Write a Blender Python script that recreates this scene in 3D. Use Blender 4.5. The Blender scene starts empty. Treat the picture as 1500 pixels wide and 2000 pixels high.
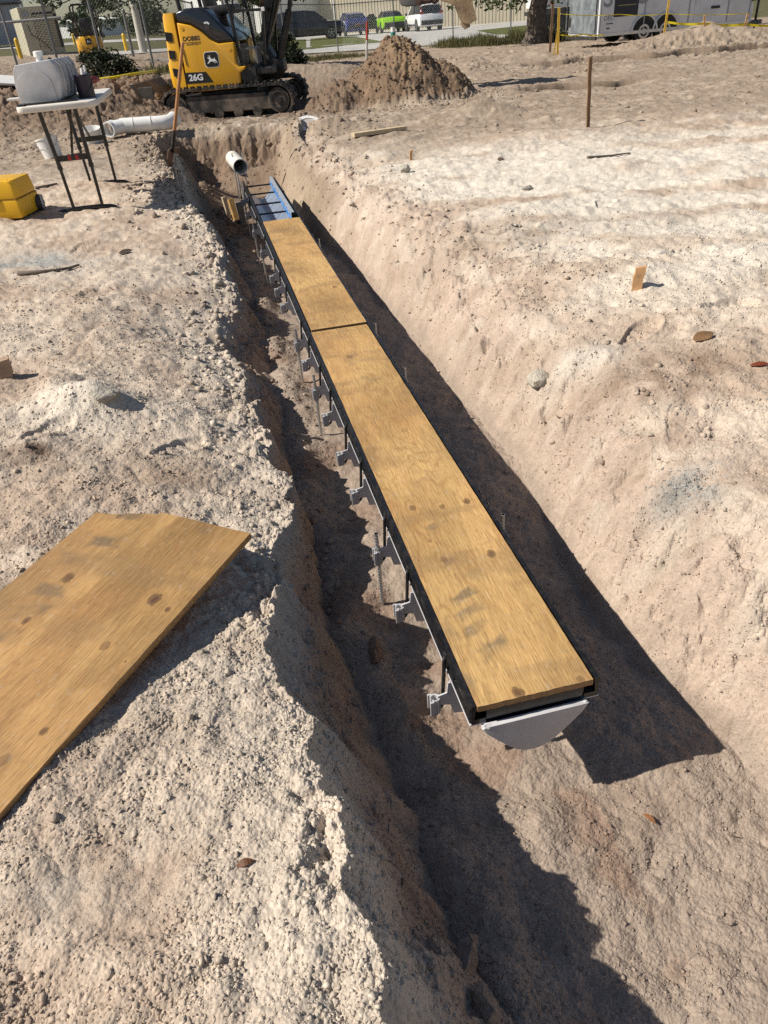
import bpy, bmesh, math, random
import numpy as np
from mathutils import Vector, Matrix

random.seed(7)
rng = np.random.default_rng(11)
scene = bpy.context.scene
C = scene.collection

# ------------------------------------------------------------------ camera
CAM_H = 1.19
FPX, PITCH, ROLL = 1440.0, math.radians(34.5), math.radians(-4.8)
_f = Vector((0, math.cos(PITCH), -math.sin(PITCH)))
_r = Vector((1, 0, 0))
_u = Vector((0, math.sin(PITCH), math.cos(PITCH)))
CR = _r * math.cos(ROLL) + _u * math.sin(ROLL)
CU = -_r * math.sin(ROLL) + _u * math.cos(ROLL)
CF = _f
cam_d = bpy.data.cameras.new('camera')
cam = bpy.data.objects.new('camera', cam_d)
C.objects.link(cam)
M = Matrix.Identity(4)
for i in range(3):
    M[i][0] = CR[i]; M[i][1] = CU[i]; M[i][2] = -CF[i]
M[2][3] = CAM_H
cam.matrix_world = M
cam_d.sensor_fit = 'VERTICAL'
cam_d.sensor_height = 36.0
cam_d.lens = FPX / 2000.0 * 36.0
cam_d.clip_start = 0.02
cam_d.clip_end = 5000
scene.camera = cam

# ------------------------------------------------------------------ light
SUN_EL, SUN_AZ = math.radians(44), math.radians(82 + 180)      # azimuth clockwise from +Y, towards the sun
world = bpy.data.worlds.new('World'); scene.world = world
world.use_nodes = True
nt = world.node_tree
bg = nt.nodes['Background']
sky = nt.nodes.new('ShaderNodeTexSky')
sky.sky_type = 'NISHITA'; sky.sun_disc = False
sky.sun_elevation = SUN_EL; sky.sun_rotation = SUN_AZ
sky.air_density = 1.0; sky.dust_density = 0.6; sky.ozone_density = 1.0
nt.links.new(sky.outputs[0], bg.inputs[0])
bg.inputs[1].default_value = 0.052
sun_d = bpy.data.lights.new('sun', 'SUN'); sun_d.energy = 4.3; sun_d.angle = math.radians(0.5)
sun_d.color = (1.0, 0.93, 0.82)
sun = bpy.data.objects.new('sun', sun_d); C.objects.link(sun)
_sd = Vector((math.sin(SUN_AZ) * math.cos(SUN_EL), math.cos(SUN_AZ) * math.cos(SUN_EL), math.sin(SUN_EL)))
sun.rotation_euler = _sd.to_track_quat('Z', 'Y').to_euler()
sun.location = (-30, -5, 30)
scene.view_settings.view_transform = 'Standard'
scene.view_settings.look = 'None'
scene.view_settings.exposure = 0.54
scene.view_settings.gamma = 1.0
scene.cycles.max_bounces = 6
scene.cycles.use_denoising = False

# ------------------------------------------------------------------ helpers
def ray(px, py):
    return CF * FPX + CR * (px - 750) - CU * (py - 1000)

def on_z(px, py, z=0.0):
    d = ray(px, py); t = (z - CAM_H) / d.z
    return Vector((0, 0, CAM_H)) + d * t

def at_y(px, py, y):
    d = ray(px, py)
    return Vector((0, 0, CAM_H)) + d * (y / d.y)

def tag(o, label=None, cat=None, group=None, kind=None):
    if label: o['label'] = label
    if cat: o['category'] = cat
    if group: o['group'] = group
    if kind: o['kind'] = kind
    return o

def thing(name, label, cat, loc=(0, 0, 0), rotz=0.0, group=None):
    o = bpy.data.objects.new(name, None); C.objects.link(o)
    o.location = loc; o.rotation_euler = (0, 0, rotz); o.empty_display_size = 0.1
    return tag(o, label, cat, group)

def copy_tree(o, parent=None):
    c = o.copy(); C.objects.link(c)
    if parent: c.parent = parent
    for ch in list(o.children): copy_tree(ch, c)
    return c

class MB:
    def __init__(self): self.bm = bmesh.new(); self.mi = 0
    def _done(self, faces):
        for f in faces: f.material_index = self.mi
        return faces
    def face(self, pts):
        f = self.bm.faces.new([self.bm.verts.new(p) for p in pts]); f.material_index = self.mi; return f
    def box(self, c, s, rot=None, bevel=0.0, taper=None):
        r = bmesh.ops.create_cube(self.bm, size=1.0)
        vs = r['verts']
        m = (rot.to_4x4() if rot is not None else Matrix.Identity(4))
        for v in vs:
            p = Vector((v.co.x * s[0], v.co.y * s[1], v.co.z * s[2]))
            if taper and v.co.z > 0: p.x *= taper[0]; p.y *= taper[1]
            v.co = m @ p + Vector(c)
        fs = list({f for v in vs for f in v.link_faces})
        self._done(fs)
        if bevel > 0:
            es = list({e for f in fs for e in f.edges})
            r2 = bmesh.ops.bevel(self.bm, geom=es, offset=bevel, segments=2, profile=0.6, affect='EDGES', clamp_overlap=True)
            self._done(r2['faces'])
        return self
    def bar(self, p0, p1, w, h, up=Vector((0, 0, 1)), bevel=0.0):
        p0, p1 = Vector(p0), Vector(p1); d = p1 - p0; L = d.length; d.normalize()
        s = d.cross(up)
        if s.length < 1e-4: s = d.cross(Vector((1, 0, 0)))
        s.normalize(); u = s.cross(d)
        R = Matrix((( s.x, d.x, u.x), (s.y, d.y, u.y), (s.z, d.z, u.z)))
        return self.box((p0 + p1) / 2, (w, L, h), R, bevel)
    def cyl(self, p0, p1, r0, r1=None, seg=14, caps=True):
        r1 = r0 if r1 is None else r1
        return self.tube([p0, p1], [r0, r1], seg, caps)
    def tube(self, pts, rad, seg=10, caps=True, closed=False):
        pts = [Vector(p) for p in pts]; n = len(pts)
        if not isinstance(rad, (list, tuple)): rad = [rad] * n
        rings = []; ref = None
        for i, p in enumerate(pts):
            if closed: d = pts[(i + 1) % n] - pts[i - 1]
            else: d = pts[min(i + 1, n - 1)] - pts[max(i - 1, 0)]
            if d.length < 1e-9: d = Vector((0, 0, 1))
            d.normalize()
            if ref is None or abs(ref.dot(d)) > 0.98:
                ref = Vector((0, 0, 1)) if abs(d.z) < 0.9 else Vector((1, 0, 0))
            s = d.cross(ref).normalized(); u = s.cross(d); ref = u
            rings.append([self.bm.verts.new(p + (s * math.cos(2 * math.pi * k / seg) + u * math.sin(2 * math.pi * k / seg)) * rad[i]) for k in range(seg)])
        fs = []
        rr = range(n) if closed else range(n - 1)
        for i in rr:
            a, b = rings[i], rings[(i + 1) % n]
            for k in range(seg):
                fs.append(self.bm.faces.new((a[k], a[(k + 1) % seg], b[(k + 1) % seg], b[k])))
        if caps and not closed:
            fs.append(self.bm.faces.new(list(reversed(rings[0])))); fs.append(self.bm.faces.new(rings[-1]))
        self._done(fs); return self
    def pipe(self, p0, p1, ro, ri, seg=24):
        p0, p1 = Vector(p0), Vector(p1); d = (p1 - p0).normalized()
        ref = Vector((0, 0, 1)) if abs(d.z) < 0.9 else Vector((1, 0, 0))
        s = d.cross(ref).normalized(); u = s.cross(d)
        def ring(p, r): return [self.bm.verts.new(p + (s * math.cos(2 * math.pi * k / seg) + u * math.sin(2 * math.pi * k / seg)) * r) for k in range(seg)]
        A, B, Cc, D = ring(p0, ro), ring(p1, ro), ring(p1, ri), ring(p0, ri)
        fs = []
        for a, b in ((A, B), (B, Cc), (Cc, D), (D, A)):
            for k in range(seg): fs.append(self.bm.faces.new((a[k], a[(k + 1) % seg], b[(k + 1) % seg], b[k])))
        self._done(fs); return self
    def prism(self, poly, axis, a0, a1, bevel=0.0):
        """poly: 2-D points; axis 'x','y','z' is the extrusion axis between a0 and a1"""
        def P(p, a):
            if axis == 'y': return Vector((p[0], a, p[1]))
            if axis == 'x': return Vector((a, p[0], p[1]))
            return Vector((p[0], p[1], a))
        A = [self.bm.verts.new(P(p, a0)) for p in poly]; B = [self.bm.verts.new(P(p, a1)) for p in poly]
        n = len(poly); fs = [self.bm.faces.new(A), self.bm.faces.new(list(reversed(B)))]
        for k in range(n): fs.append(self.bm.faces.new((A[k], B[k], B[(k + 1) % n], A[(k + 1) % n])))
        bmesh.ops.recalc_face_normals(self.bm, faces=fs)
        self._done(fs)
        if bevel > 0:
            es = [e for e in fs[0].edges] + [e for e in fs[1].edges]
            r2 = bmesh.ops.bevel(self.bm, geom=es, offset=bevel, segments=3, profile=0.5, affect='EDGES', clamp_overlap=True)
            self._done(r2['faces'])
        return self
    def loft(self, rings, close=True, caps=True):
        vs = [[self.bm.verts.new(p) for p in r] for r in rings]; fs = []
        n = len(vs[0])
        for a, b in zip(vs, vs[1:]):
            for k in range(n if close else n - 1):
                fs.append(self.bm.faces.new((a[k], a[(k + 1) % n], b[(k + 1) % n], b[k])))
        if caps and close:
            fs.append(self.bm.faces.new(list(reversed(vs[0])))); fs.append(self.bm.faces.new(vs[-1]))
        bmesh.ops.recalc_face_normals(self.bm, faces=fs)
        self._done(fs); return self
    def blob(self, c, s, sub=2, amp=0.15, freq=2.0, seed=0, rot=None):
        r = bmesh.ops.create_icosphere(self.bm, subdivisions=sub, radius=1.0)
        for v in r['verts']:
            p = v.co.copy()
            k = 1 + amp * (math.sin(p.x * freq * 2.1 + seed) * math.cos(p.y * freq * 1.7 + seed * 2.3) + math.sin(p.z * freq * 2.7 + seed * 1.3 + p.x * 3))
            p = Vector((p.x * s[0], p.y * s[1], p.z * s[2])) * k
            if rot is not None: p = rot @ p
            v.co = p + Vector(c)
        self._done(list({f for v in r['verts'] for f in v.link_faces})); return self
    def build(self, name, mats, parent=None, smooth=False, angle=None):
        me = bpy.data.meshes.new(name); self.bm.to_mesh(me); self.bm.free()
        if not isinstance(mats, (list, tuple)): mats = [mats]
        for m in mats: me.materials.append(m)
        if smooth:
            me.shade_smooth()
            if angle: me.set_sharp_from_angle(angle=math.radians(angle))
        o = bpy.data.objects.new(name, me); C.objects.link(o)
        if parent: o.parent = parent
        return o

# ------------------------------------------------------------------ materials
def new_mat(name):
    m = bpy.data.materials.new(name); m.use_nodes = True
    return m, m.node_tree, m.node_tree.nodes['Principled BSDF']

def mat(name, col, rough=0.6, metal=0.0, var=0.12, scale=6.0, spec=0.5, bump=0.0, bscale=60.0, dirt=None, dirt_amt=0.35, dscale=3.0, coat=0.0):
    m, t, b = new_mat(name)
    N = t.nodes.new; L = t.links.new
    tc = N('ShaderNodeTexCoord')
    nz = N('ShaderNodeTexNoise'); nz.inputs['Scale'].default_value = scale; nz.inputs['Detail'].default_value = 6
    L(tc.outputs['Object'], nz.inputs['Vector'])
    mr = N('ShaderNodeMapRange'); mr.inputs[1].default_value = 0.3; mr.inputs[2].default_value = 0.7
    mr.inputs[3].default_value = 1 - var; mr.inputs[4].default_value = 1 + var
    L(nz.outputs[0], mr.inputs[0])
    mx = N('ShaderNodeMix'); mx.data_type = 'RGBA'; mx.blend_type = 'MULTIPLY'; mx.inputs[0].default_value = 1
    mx.inputs[6].default_value = (*col, 1)
    L(mr.outputs[0], mx.inputs[7])
    out = mx.outputs[2]
    if dirt is not None:
        n2 = N('ShaderNodeTexNoise'); n2.inputs['Scale'].default_value = dscale; n2.inputs['Detail'].default_value = 9; n2.inputs['Roughness'].default_value = 0.65
        L(tc.outputs['Object'], n2.inputs['Vector'])
        r2 = N('ShaderNodeMapRange'); r2.inputs[1].default_value = 0.45; r2.inputs[2].default_value = 0.7
        r2.inputs[3].default_value = 0; r2.inputs[4].default_value = dirt_amt
        L(n2.outputs[0], r2.inputs[0])
        m2 = N('ShaderNodeMix'); m2.data_type = 'RGBA'
        L(r2.outputs[0], m2.inputs[0]); L(out, m2.inputs[6]); m2.inputs[7].default_value = (*dirt, 1)
        out = m2.outputs[2]
    L(out, b.inputs['Base Color'])
    rr = N('ShaderNodeMapRange'); rr.inputs[1].default_value = 0.3; rr.inputs[2].default_value = 0.7
    rr.inputs[3].default_value = max(0.02, rough - 0.08); rr.inputs[4].default_value = min(1, rough + 0.08)
    L(nz.outputs[0], rr.inputs[0]); L(rr.outputs[0], b.inputs['Roughness'])
    b.inputs['Metallic'].default_value = metal
    b.inputs['Specular IOR Level'].default_value = spec
    b.inputs['Coat Weight'].default_value = coat
    if bump > 0:
        n3 = N('ShaderNodeTexNoise'); n3.inputs['Scale'].default_value = bscale; n3.inputs['Detail'].default_value = 5
        L(tc.outputs['Object'], n3.inputs['Vector'])
        bp = N('ShaderNodeBump'); bp.inputs['Strength'].default_value = bump; bp.inputs['Distance'].default_value = 0.01
        L(n3.outputs[0], bp.inputs['Height']); L(bp.outputs[0], b.inputs['Normal'])
    return m

SAND = (0.36, 0.29, 0.22)
M_black = mat('black_paint', (0.010, 0.010, 0.011), 0.28, dirt=SAND, dirt_amt=0.07, dscale=30)
M_blackplastic = mat('black_plastic', (0.02, 0.02, 0.022), 0.5, var=0.2, dirt=SAND, dirt_amt=0.15, dscale=8)
M_grey = mat('grey_fibreglass', (0.52, 0.52, 0.54), 0.45, dirt=SAND, dirt_amt=0.3, dscale=9)
M_skytinted = mat('sky_tinted_trough', (0.20, 0.25, 0.34), 0.32, var=.06, dirt=SAND, dirt_amt=0.06, dscale=5)  # grey trough; blue of the reflected sky is put into its base colour
M_steel = mat('galvanised_steel', (0.45, 0.45, 0.45), 0.4, metal=0.7, dirt=SAND, dirt_amt=0.35, dscale=20)
M_white = mat('white_plastic', (0.78, 0.77, 0.74), 0.4, var=0.05, dirt=SAND, dirt_amt=0.25, dscale=7)
M_yellow = mat('machine_yellow', (0.78, 0.40, 0.015), 0.32, var=0.06, scale=3, dirt=SAND, dirt_amt=0.22, dscale=3.5, coat=0.2)
M_yellowplastic = mat('yellow_plastic', (0.75, 0.42, 0.01), 0.38, var=0.08)
M_stake = mat('stake_wood', (0.50, 0.29, 0.14), 0.8, var=0.3, scale=25)
M_stakedark = mat('dark_stake_wood', (0.20, 0.115, 0.06), 0.85, var=0.3, scale=25)
M_lumber = mat('lumber', (0.50, 0.40, 0.26), 0.8, var=0.2, scale=20)
M_rubber = mat('rubber', (0.025, 0.024, 0.023), 0.8, var=0.3, dirt=SAND, dirt_amt=0.6, dscale=10, bump=0.3)
M_darkmetal = mat('dark_metal', (0.018, 0.017, 0.016), 0.5, dirt=SAND, dirt_amt=0.18, dscale=9)
M_rubberclean = mat('tyre_rubber', (0.018, 0.018, 0.018), 0.85, var=0.2)
M_blue = mat('blue_film', (0.02, 0.22, 0.62), 0.4, var=0.25, scale=20, dirt=(0.8, 0.8, 0.8), dirt_amt=0.5, dscale=30)

# ------------------------------------------------------------------ numpy noise
_perm = rng.permutation(512).astype(np.int32)
_perm = np.concatenate([_perm, _perm])
_ang = rng.random(512) * 2 * np.pi
_gx, _gy = np.cos(_ang).astype(np.float32), np.sin(_ang).astype(np.float32)
_rx, _ry, _rz = (rng.random(512).astype(np.float32) for _ in range(3))

def pn(x, y, seed=0):
    x = np.asarray(x, np.float64); y = np.asarray(y, np.float64)
    xi = np.floor(x).astype(np.int64); yi = np.floor(y).astype(np.int64)
    fx = (x - xi).astype(np.float32); fy = (y - yi).astype(np.float32)
    u = fx * fx * fx * (fx * (fx * 6 - 15) + 10); v = fy * fy * fy * (fy * (fy * 6 - 15) + 10)
    def gr(ix, iy, dx, dy):
        h = _perm[(_perm[(ix + seed * 37) & 511] + iy) & 511]
        return _gx[h] * dx + _gy[h] * dy
    a = gr(xi, yi, fx, fy); b = gr(xi + 1, yi, fx - 1, fy)
    c = gr(xi, yi + 1, fx, fy - 1); d = gr(xi + 1, yi + 1, fx - 1, fy - 1)
    return (a + (b - a) * u) + ((c + (d - c) * u) - (a + (b - a) * u)) * v

def fbm(x, y, f, octv=4, seed=0, gain=0.5):
    s = 0; a = 1.0
    for k in range(octv):
        s = s + a * pn(x * f + 17.3 * k, y * f - 9.1 * k, seed + k); a *= gain; f *= 2.03
    return s * 1.4

def billow(x, y, f, octv=3, seed=0):
    s = 0; a = 1.0; tot = 0
    for k in range(octv):
        s = s + a * np.abs(pn(x * f + 5.3 * k, y * f + 3.7 * k, seed + k)) * 2; tot += a; a *= 0.5; f *= 2.1
    return s / tot

def worley(x, y, f, seed=0):
    x = np.asarray(x, np.float64) * f; y = np.asarray(y, np.float64) * f
    xi = np.floor(x).astype(np.int64); yi = np.floor(y).astype(np.int64)
    best = np.full(x.shape, 9.0, np.float32); hb = np.zeros(x.shape, np.float32)
    for dx in (-1, 0, 1):
        for dy in (-1, 0, 1):
            h = _perm[(_perm[(xi + dx + seed * 31) & 511] + yi + dy) & 511]
            d = (xi + dx + _rx[h] - x) ** 2 + (yi + dy + _ry[h] - y) ** 2
            k = d < best
            best = np.where(k, d, best).astype(np.float32); hb = np.where(k, _rz[h], hb)
    return best, hb

def sstep(a, b, x):
    t = np.clip((x - a) / (b - a), 0, 1); return t * t * (3 - 2 * t)

# ------------------------------------------------------------------ terrain
# tables of the trench edges: (y, x)
LR = np.array([(-4, .75), (-1, .22), (.45, -.03), (.63, -.07), (.82, -.15), (1.06, -.19), (1.34, -.31), (1.58, -.27), (1.79, -.35), (2.07, -.31), (2.45, -.38), (3.07, -.53), (3.45, -.66), (3.75, -.80), (4.1, -.78), (4.6, -.82), (5.43, -1.0), (6.1, -1.2), (6.6, -1.40), (7.5, -1.66), (8.2, -1.88), (9.2, -2.2), (10.2, -2.35), (11.5, -2.35)])
LF = np.array([(-4, 1.0), (-1, .5), (.5, .20), (.65, .145), (.76, .06), (.92, .03), (1.07, .015), (1.25, -.04), (1.51, -.115), (1.72, -.19), (2.16, -.29), (2.47, -.35), (3.03, -.42), (3.79, -.53), (4.5, -.68), (5.27, -.82), (6.3, -1.08), (7, -1.25), (8, -1.55), (9.5, -1.95), (10.6, -2.05), (11.5, -2.05)])
RF = np.array([(-4, 1.95), (-1, 1.3), (.6, .99), (1.0, .95), (1.21, .87), (1.36, .78), (1.5, .71), (1.73, .645), (2.07, .61), (2.69, .59), (2.95, .52), (3.51, .41), (4.24, .25), (4.91, .08), (5.9, -.10), (6.5, -.27), (7.3, -.52), (8.2, -.72), (9.5, -.92), (10.6, -1.02), (11.5, -1.1)])
RR = np.array([(-4, 2.4), (-1, 1.75), (.6, 1.38), (1.0, 1.30), (1.21, 1.18), (1.5, .97), (1.73, .87), (2.07, .82), (2.69, .78), (2.95, .73), (3.51, .63), (4.24, .47), (4.91, .32), (5.9, .12), (6.5, -.02), (7.3, -.25), (8.2, -.42), (9.5, -.70), (10.6, -.80), (11.5, -.85)])

def tab(T, y): return np.interp(y, T[:, 0], T[:, 1])

_MPK = np.array((0.80, 12.75)); MOUND_H = 0.88
# frame of the loose board on the left bank (the sand under it is pressed flat)
BZ = .030
b1, b5 = on_z(487, 1033, BZ), on_z(-2, 1580, BZ)
bd = (b1 - b5).normalized(); bang = math.atan2(bd.y, bd.x) - math.pi / 2
BW, BL = .485, 1.55
bn = Vector((-bd.y, bd.x, 0))                      # towards the left edge
org = b1 - bd * BL + bn * BW / 2
BTILT = math.radians(1.6)

def far_base(x, y):
    a = x / np.maximum(y, 1.0)
    z = np.interp(a, [-.6, -.37, -.24, -.1, -.04, .1, .5], [.5, .45, .28, -.12, -.42, -.45, -.42])
    z = z - np.clip(y - 45, 0, 60) * 0.012 * sstep(-.14, -.05, a)
    return z * sstep(12.5, 30, y)

def edges(y):
    j = fbm(y, y * 0 + 3.1, 2.2, 2, 5) * .055 + fbm(y, y * 0 + 1.7, 9, 4, 6) * .034
    j2 = fbm(y, y * 0 + 8.1, 1.9, 2, 8) * .06 + fbm(y, y * 0 + 1.2, 8, 2, 9) * .02
    lr = tab(LR, y) + j - .01
    lf = tab(LF, y) + j * .5
    return lr, np.maximum(lf, lr + .05), tab(RF, y) + j2 * .3, tab(RR, y) + .16 + j2 * 1.3

def zfloor(y):
    return np.interp(y, [-2, 1.2, 5, 7, 11], [-.50, -.49, -.46, -.54, -.60])

STAMPS = []   # (x, y, angle, length, width, depth)
for px, py, ang, Ls, ws, ds in ((1130, 690, .5, .28, .10, .007), (1335, 790, 1.0, .28, .10, .006), (1060, 575, .3, .26, .1, .01), (880, 600, -.4, .26, .1, .008), (180, 560, .9, .26, .09, .008), (290, 600, .8, .26, .09, .006), (690, 350, .5, .3, .1, .012), (1420, 600, .2, .28, .1, .012),
                            (160, 470, 1.2, .26, .09, .01), (340, 820, .9, .24, .09, .01), (90, 830, 1.1, .24, .1, .01), (1250, 640, .7, .27, .1, .012), (1010, 450, .4, .3, .12, .012), (1180, 400, 1.1, .3, .12, .012), (1340, 500, .1, .3, .11, .012)):
    p = on_z(px, py); STAMPS.append((p.x, p.y, ang, Ls, ws, ds))
LUMPS = []    # (x, y, rx, ry, h) smooth heaps laid on the ground
for px, py, rx, ry, h in ((165, 770, .20, .13, .11), (110, 745, .12, .10, .05), (985, 660, .10, .06, .035), (1260, 560, .16, .10, .035), (560, 300, .2, .3, .05), (640, 250, .35, .18, .12), (945, 222, .42, .22, .17), (745, 300, .25, .2, .04), (1075, 265, .35, .18, .05),
                          (280, 285, .45, .35, .12), (360, 240, .3, .25, .12), (480, 240, .5, .2, .07), (240, 240, .5, .4, .14), (580, 195, .4, .4, .12), (650, 190, .4, .4, .2)):
    p = on_z(px, py); LUMPS.append((p.x, p.y, rx, ry, h))

def height(x, y, detail=2, dx=None):
    """ground height; detail 0 large forms, 1 + lumps, 2 + clods, 3 + grains"""
    x = np.asarray(x, np.float64); y = np.asarray(y, np.float64)
    z = far_base(x, y)
    near = 1 - sstep(15, 30, y)
    z = z + fbm(x, y, .45, 2, 1) * .035 * near
    # left ridge of spoil
    rl = sstep(-1.9, -3.4, x) * sstep(10.2, 13.4, y) * (1 - .55 * sstep(14.6, 17, y)) * (1 - sstep(22, 28, y))
    z = z + rl * .42
    # ground behind the excavator rises to a ledge
    z = z + sstep(-.8, -2.4, x) * sstep(-4.5, -3, x) * 0 + (sstep(15.6, 16.2, y) * .16 + sstep(18.2, 18.6, y) * .12) * sstep(1.2, -.4, x) * (1 - sstep(21, 26, y)) * sstep(-4, -2.5, x)
    # working floor below the excavator
    z = z - .12 * sstep(11.6, 12.4, y) * (1 - sstep(14.8, 15.6, y)) * sstep(-3.6, -3.1, x) * sstep(.2, -.6, x)
    z = z + .045 * np.exp(-((y - 12.05 - .15 * np.sin(x * 3)) / .28) ** 2) * sstep(-3.4, -2.6, x) * sstep(.3, -.5, x)
    # spoil mound
    wx = x + fbm(x, y, 1.7, 2, 21) * .13; wy = y + fbm(x, y, 1.7, 2, 22) * .13
    r = np.sqrt(((wx - _MPK[0]) / 1.13) ** 2 + ((wy - _MPK[1]) / 1.2) ** 2)
    m = np.clip(1 - r, 0, 1); mound = MOUND_H * (m - .10 * np.exp(-r * r * 60))
    r2 = np.sqrt(((wx + .1) / .75) ** 2 + ((wy - 12.5) / .7) ** 2)
    mound = np.maximum(mound, .42 * np.clip(1 - r2, 0, 1))
    z = z + mound
    # shallow ditches and banks on the right
    e1 = fbm(x, y * 0, .9, 3, 31) * .25
    z = z - .17 * sstep(12.0, 12.3, y + e1) * (1 - sstep(12.62, 12.72, y + e1)) * sstep(2.3, 3.0, x) * (1 - sstep(3.9, 4.6, x))
    e2 = fbm(x, y * 0, .5, 3, 33) * .7
    z = z - .30 * sstep(16.6, 18.2, y) * (1 - sstep(19.3, 19.5, y + e2)) * sstep(3.6, 4.6, x) * (1 - sstep(9.6, 10.4, x))
    z = z + .46 * np.exp(-((y + e2 * .5 - 22.3) / .9) ** 2) * sstep(6.3, 8.2, x) * (.75 + .5 * fbm(x, y * 0, .7, 2, 35))
    z = z + .10 * np.exp(-((y - 21.5) / 1.1) ** 2) * sstep(2, 3, x) * (1 - sstep(5.5, 7, x)) * (1 + fbm(x, y, 1.2, 2, 36))
    for (lx, ly, rx, ry, h) in LUMPS:
        d2 = ((x - lx) / rx) ** 2 + ((y - ly) / ry) ** 2
        z = z + h * np.exp(-d2 * 1.3)
    # trench and pit
    lr, lf, rf, rr = edges(y)
    zf = zfloor(y) + fbm(x, y, 1.6, 3, 41) * .03
    endf = 1 - sstep(10.35, 10.95, y + fbm(x, y * 0, 1.5, 3, 43) * .18)
    tl = np.clip((x - lr) / (lf - lr), 0, 1); tr = np.clip((rr - x) / (rr - rf), 0, 1)
    sl = .12 * tl + .88 * tl ** 1.0
    sr = .25 * tr + .75 * tr ** 2.3
    depth = np.minimum(sl, sr) * endf
    bl_ = np.interp(y, [.3, .75, 1.2, 1.8, 2.3, 4.3, 5.5, 9], [-.03, -.005, .07, .16, .215, .205, .09, .02])
    bankL = np.where(x < lr, -bl_ * np.exp(-(np.clip(lr - x, 0, 9) / .50) ** 1.3), -bl_) * sstep(11, 10, y)
    bankR = np.where(x > rr, -.05 * np.exp(-(x - rr) / .22), -.05) * sstep(11, 9.5, y)
    bank = np.where(x < (lf + rf) / 2, bankL, bankR)
    z = (z + bank) * (1 - depth) + zf * depth
    # rubble ramp in the pit
    for (lx, ly, rx, ry, h) in ((-1.50, 7.25, .30, .55, .30), (-1.1, 10.1, .6, .35, .22), (-1.75, 9.0, .25, .6, .2), (-.75, 9.6, .25, .5, .14), (-1.0, 6.7, .12, .3, .10)):
        z = z + h * np.exp(-(((x - lx) / rx) ** 2 + ((y - ly) / ry) ** 2) * 1.2) * (depth > .02)
    # spill at the foot of the left wall
    z = z + depth * .05 * np.exp(-((x - lf - .05) / .10) ** 2) * (1 + fbm(x, y, 3, 2, 47)) * sstep(.3, .8, depth)
    z = z + depth * .07 * np.exp(-((y - 2.05) / .22) ** 2 - ((x + .04) / .18) ** 2)
    if detail >= 1:
        rough = .35 + .4 * sstep(8.5, 11, y) * (1 - .6 * sstep(-.5, 2, x))
        ridge_r = sstep(-.02, .05, mound)
        z = z + fbm(x, y, 2.3, 3, 51) * .020 * (1 - .7 * sstep(26, 34, y))
        z = z + (fbm(x, y, 6.5, 3, 54) * .013 + (billow(x, y, 5.0, 3, 58) - .4) * .05 * sstep(8, 10.5, y) * (1 - .55 * sstep(-.4, 1.6, x))) * rough * (1 - .8 * sstep(30, 36, y))
        z = z + (billow(x, y, 3.4, 4, 401) - .36) * .11 * sstep(13, 17, y) * sstep(1, 2.5, x) * (1 - sstep(27, 33, y)) * (.35 + 1.2 * sstep(0, .4, fbm(x, y, .5, 2, 405)))
        z = z + ridge_r * ((billow(x, y, 8, 4, 61) - .35) * .10 + fbm(x, y, 2.6, 3, 63) * .06)
        z = z + rl * (billow(x, y, 3.6, 4, 65) - .35) * .20
    if detail >= 2:
        rim = np.exp(-((x - lr + .03) / np.interp(y, [.5, 1.6, 3], [.06, .08, .09])) ** 2) * (1 - sstep(9, 11, y))
        rmod = .25 + 1.1 * sstep(-.3, .45, fbm(x, y, 1.7, 2, 73))
        z = z + rim * rmod * ((billow(x + fbm(x, y, 5, 2, 76) * .05, y, 7, 4, 71) - .36) * .075 + fbm(x, y, 18, 3, 75) * .014)
        rimr = np.exp(-((x - rr) / .22) ** 2) * sstep(2.6, 5, y) * (1 - sstep(9.5, 11, y))
        z = z + rimr * (billow(x, y, 7, 3, 77) - .38) * .05
        z = z + fbm(x * .45, y * 1.9, 2.6, 4, 99) * .010 * sstep(0, .3, x - rr + .2) * sstep(2, 3.5, y) * (1 - sstep(11, 16, y))
        wall = depth * (1 - depth) * 4
        z = z + wall * (fbm(x * 1.0, y, 9, 3, 81) * .022) + depth * (billow(x, y, 14, 2, 85) - .4) * .004 * sstep(-.2, .5, fbm(x, y, 2.0, 2, 87))
        z = z + fbm(x, y, 16, 2, 91) * .0030 * (1 - .55 * depth) + (billow(x, y, 26, 2, 95) - .4) * .0010 * (1 - sstep(5, 9, y)) * (1 - .6 * depth)
        z = z + wall * ((billow(x, y, 7, 4, 197) - .36) * .075 + fbm(x, y, 22, 3, 198) * .010) * (x < (lf + rf) / 2)
        z = z + wall * ((billow(x, y, 5, 4, 97) - .38) * .11 + fbm(x, y, 13, 3, 98) * .016) * (x > (lf + rf) / 2)
        for (sx, sy, an, Ls, ws, ds) in STAMPS:
            k = np.hypot(x - sx, y - sy) < Ls
            if not np.any(k): continue
            ca, sa = math.cos(an), math.sin(an)
            u = (x - sx) * ca + (y - sy) * sa; v = -(x - sx) * sa + (y - sy) * ca
            q = np.sqrt((u / (Ls / 2)) ** 2 + (v / (ws / 2 * (1 + .25 * np.sin(u / Ls * 5)))) ** 2)
            z = z - ds * (1 - sstep(.85, 1.0, q)) + ds * .5 * np.exp(-((q - 1.12) / .1) ** 2) + ds * .25 * np.sin(u * 130) * (q < .85)
    return z, depth, mound, rl

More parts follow.
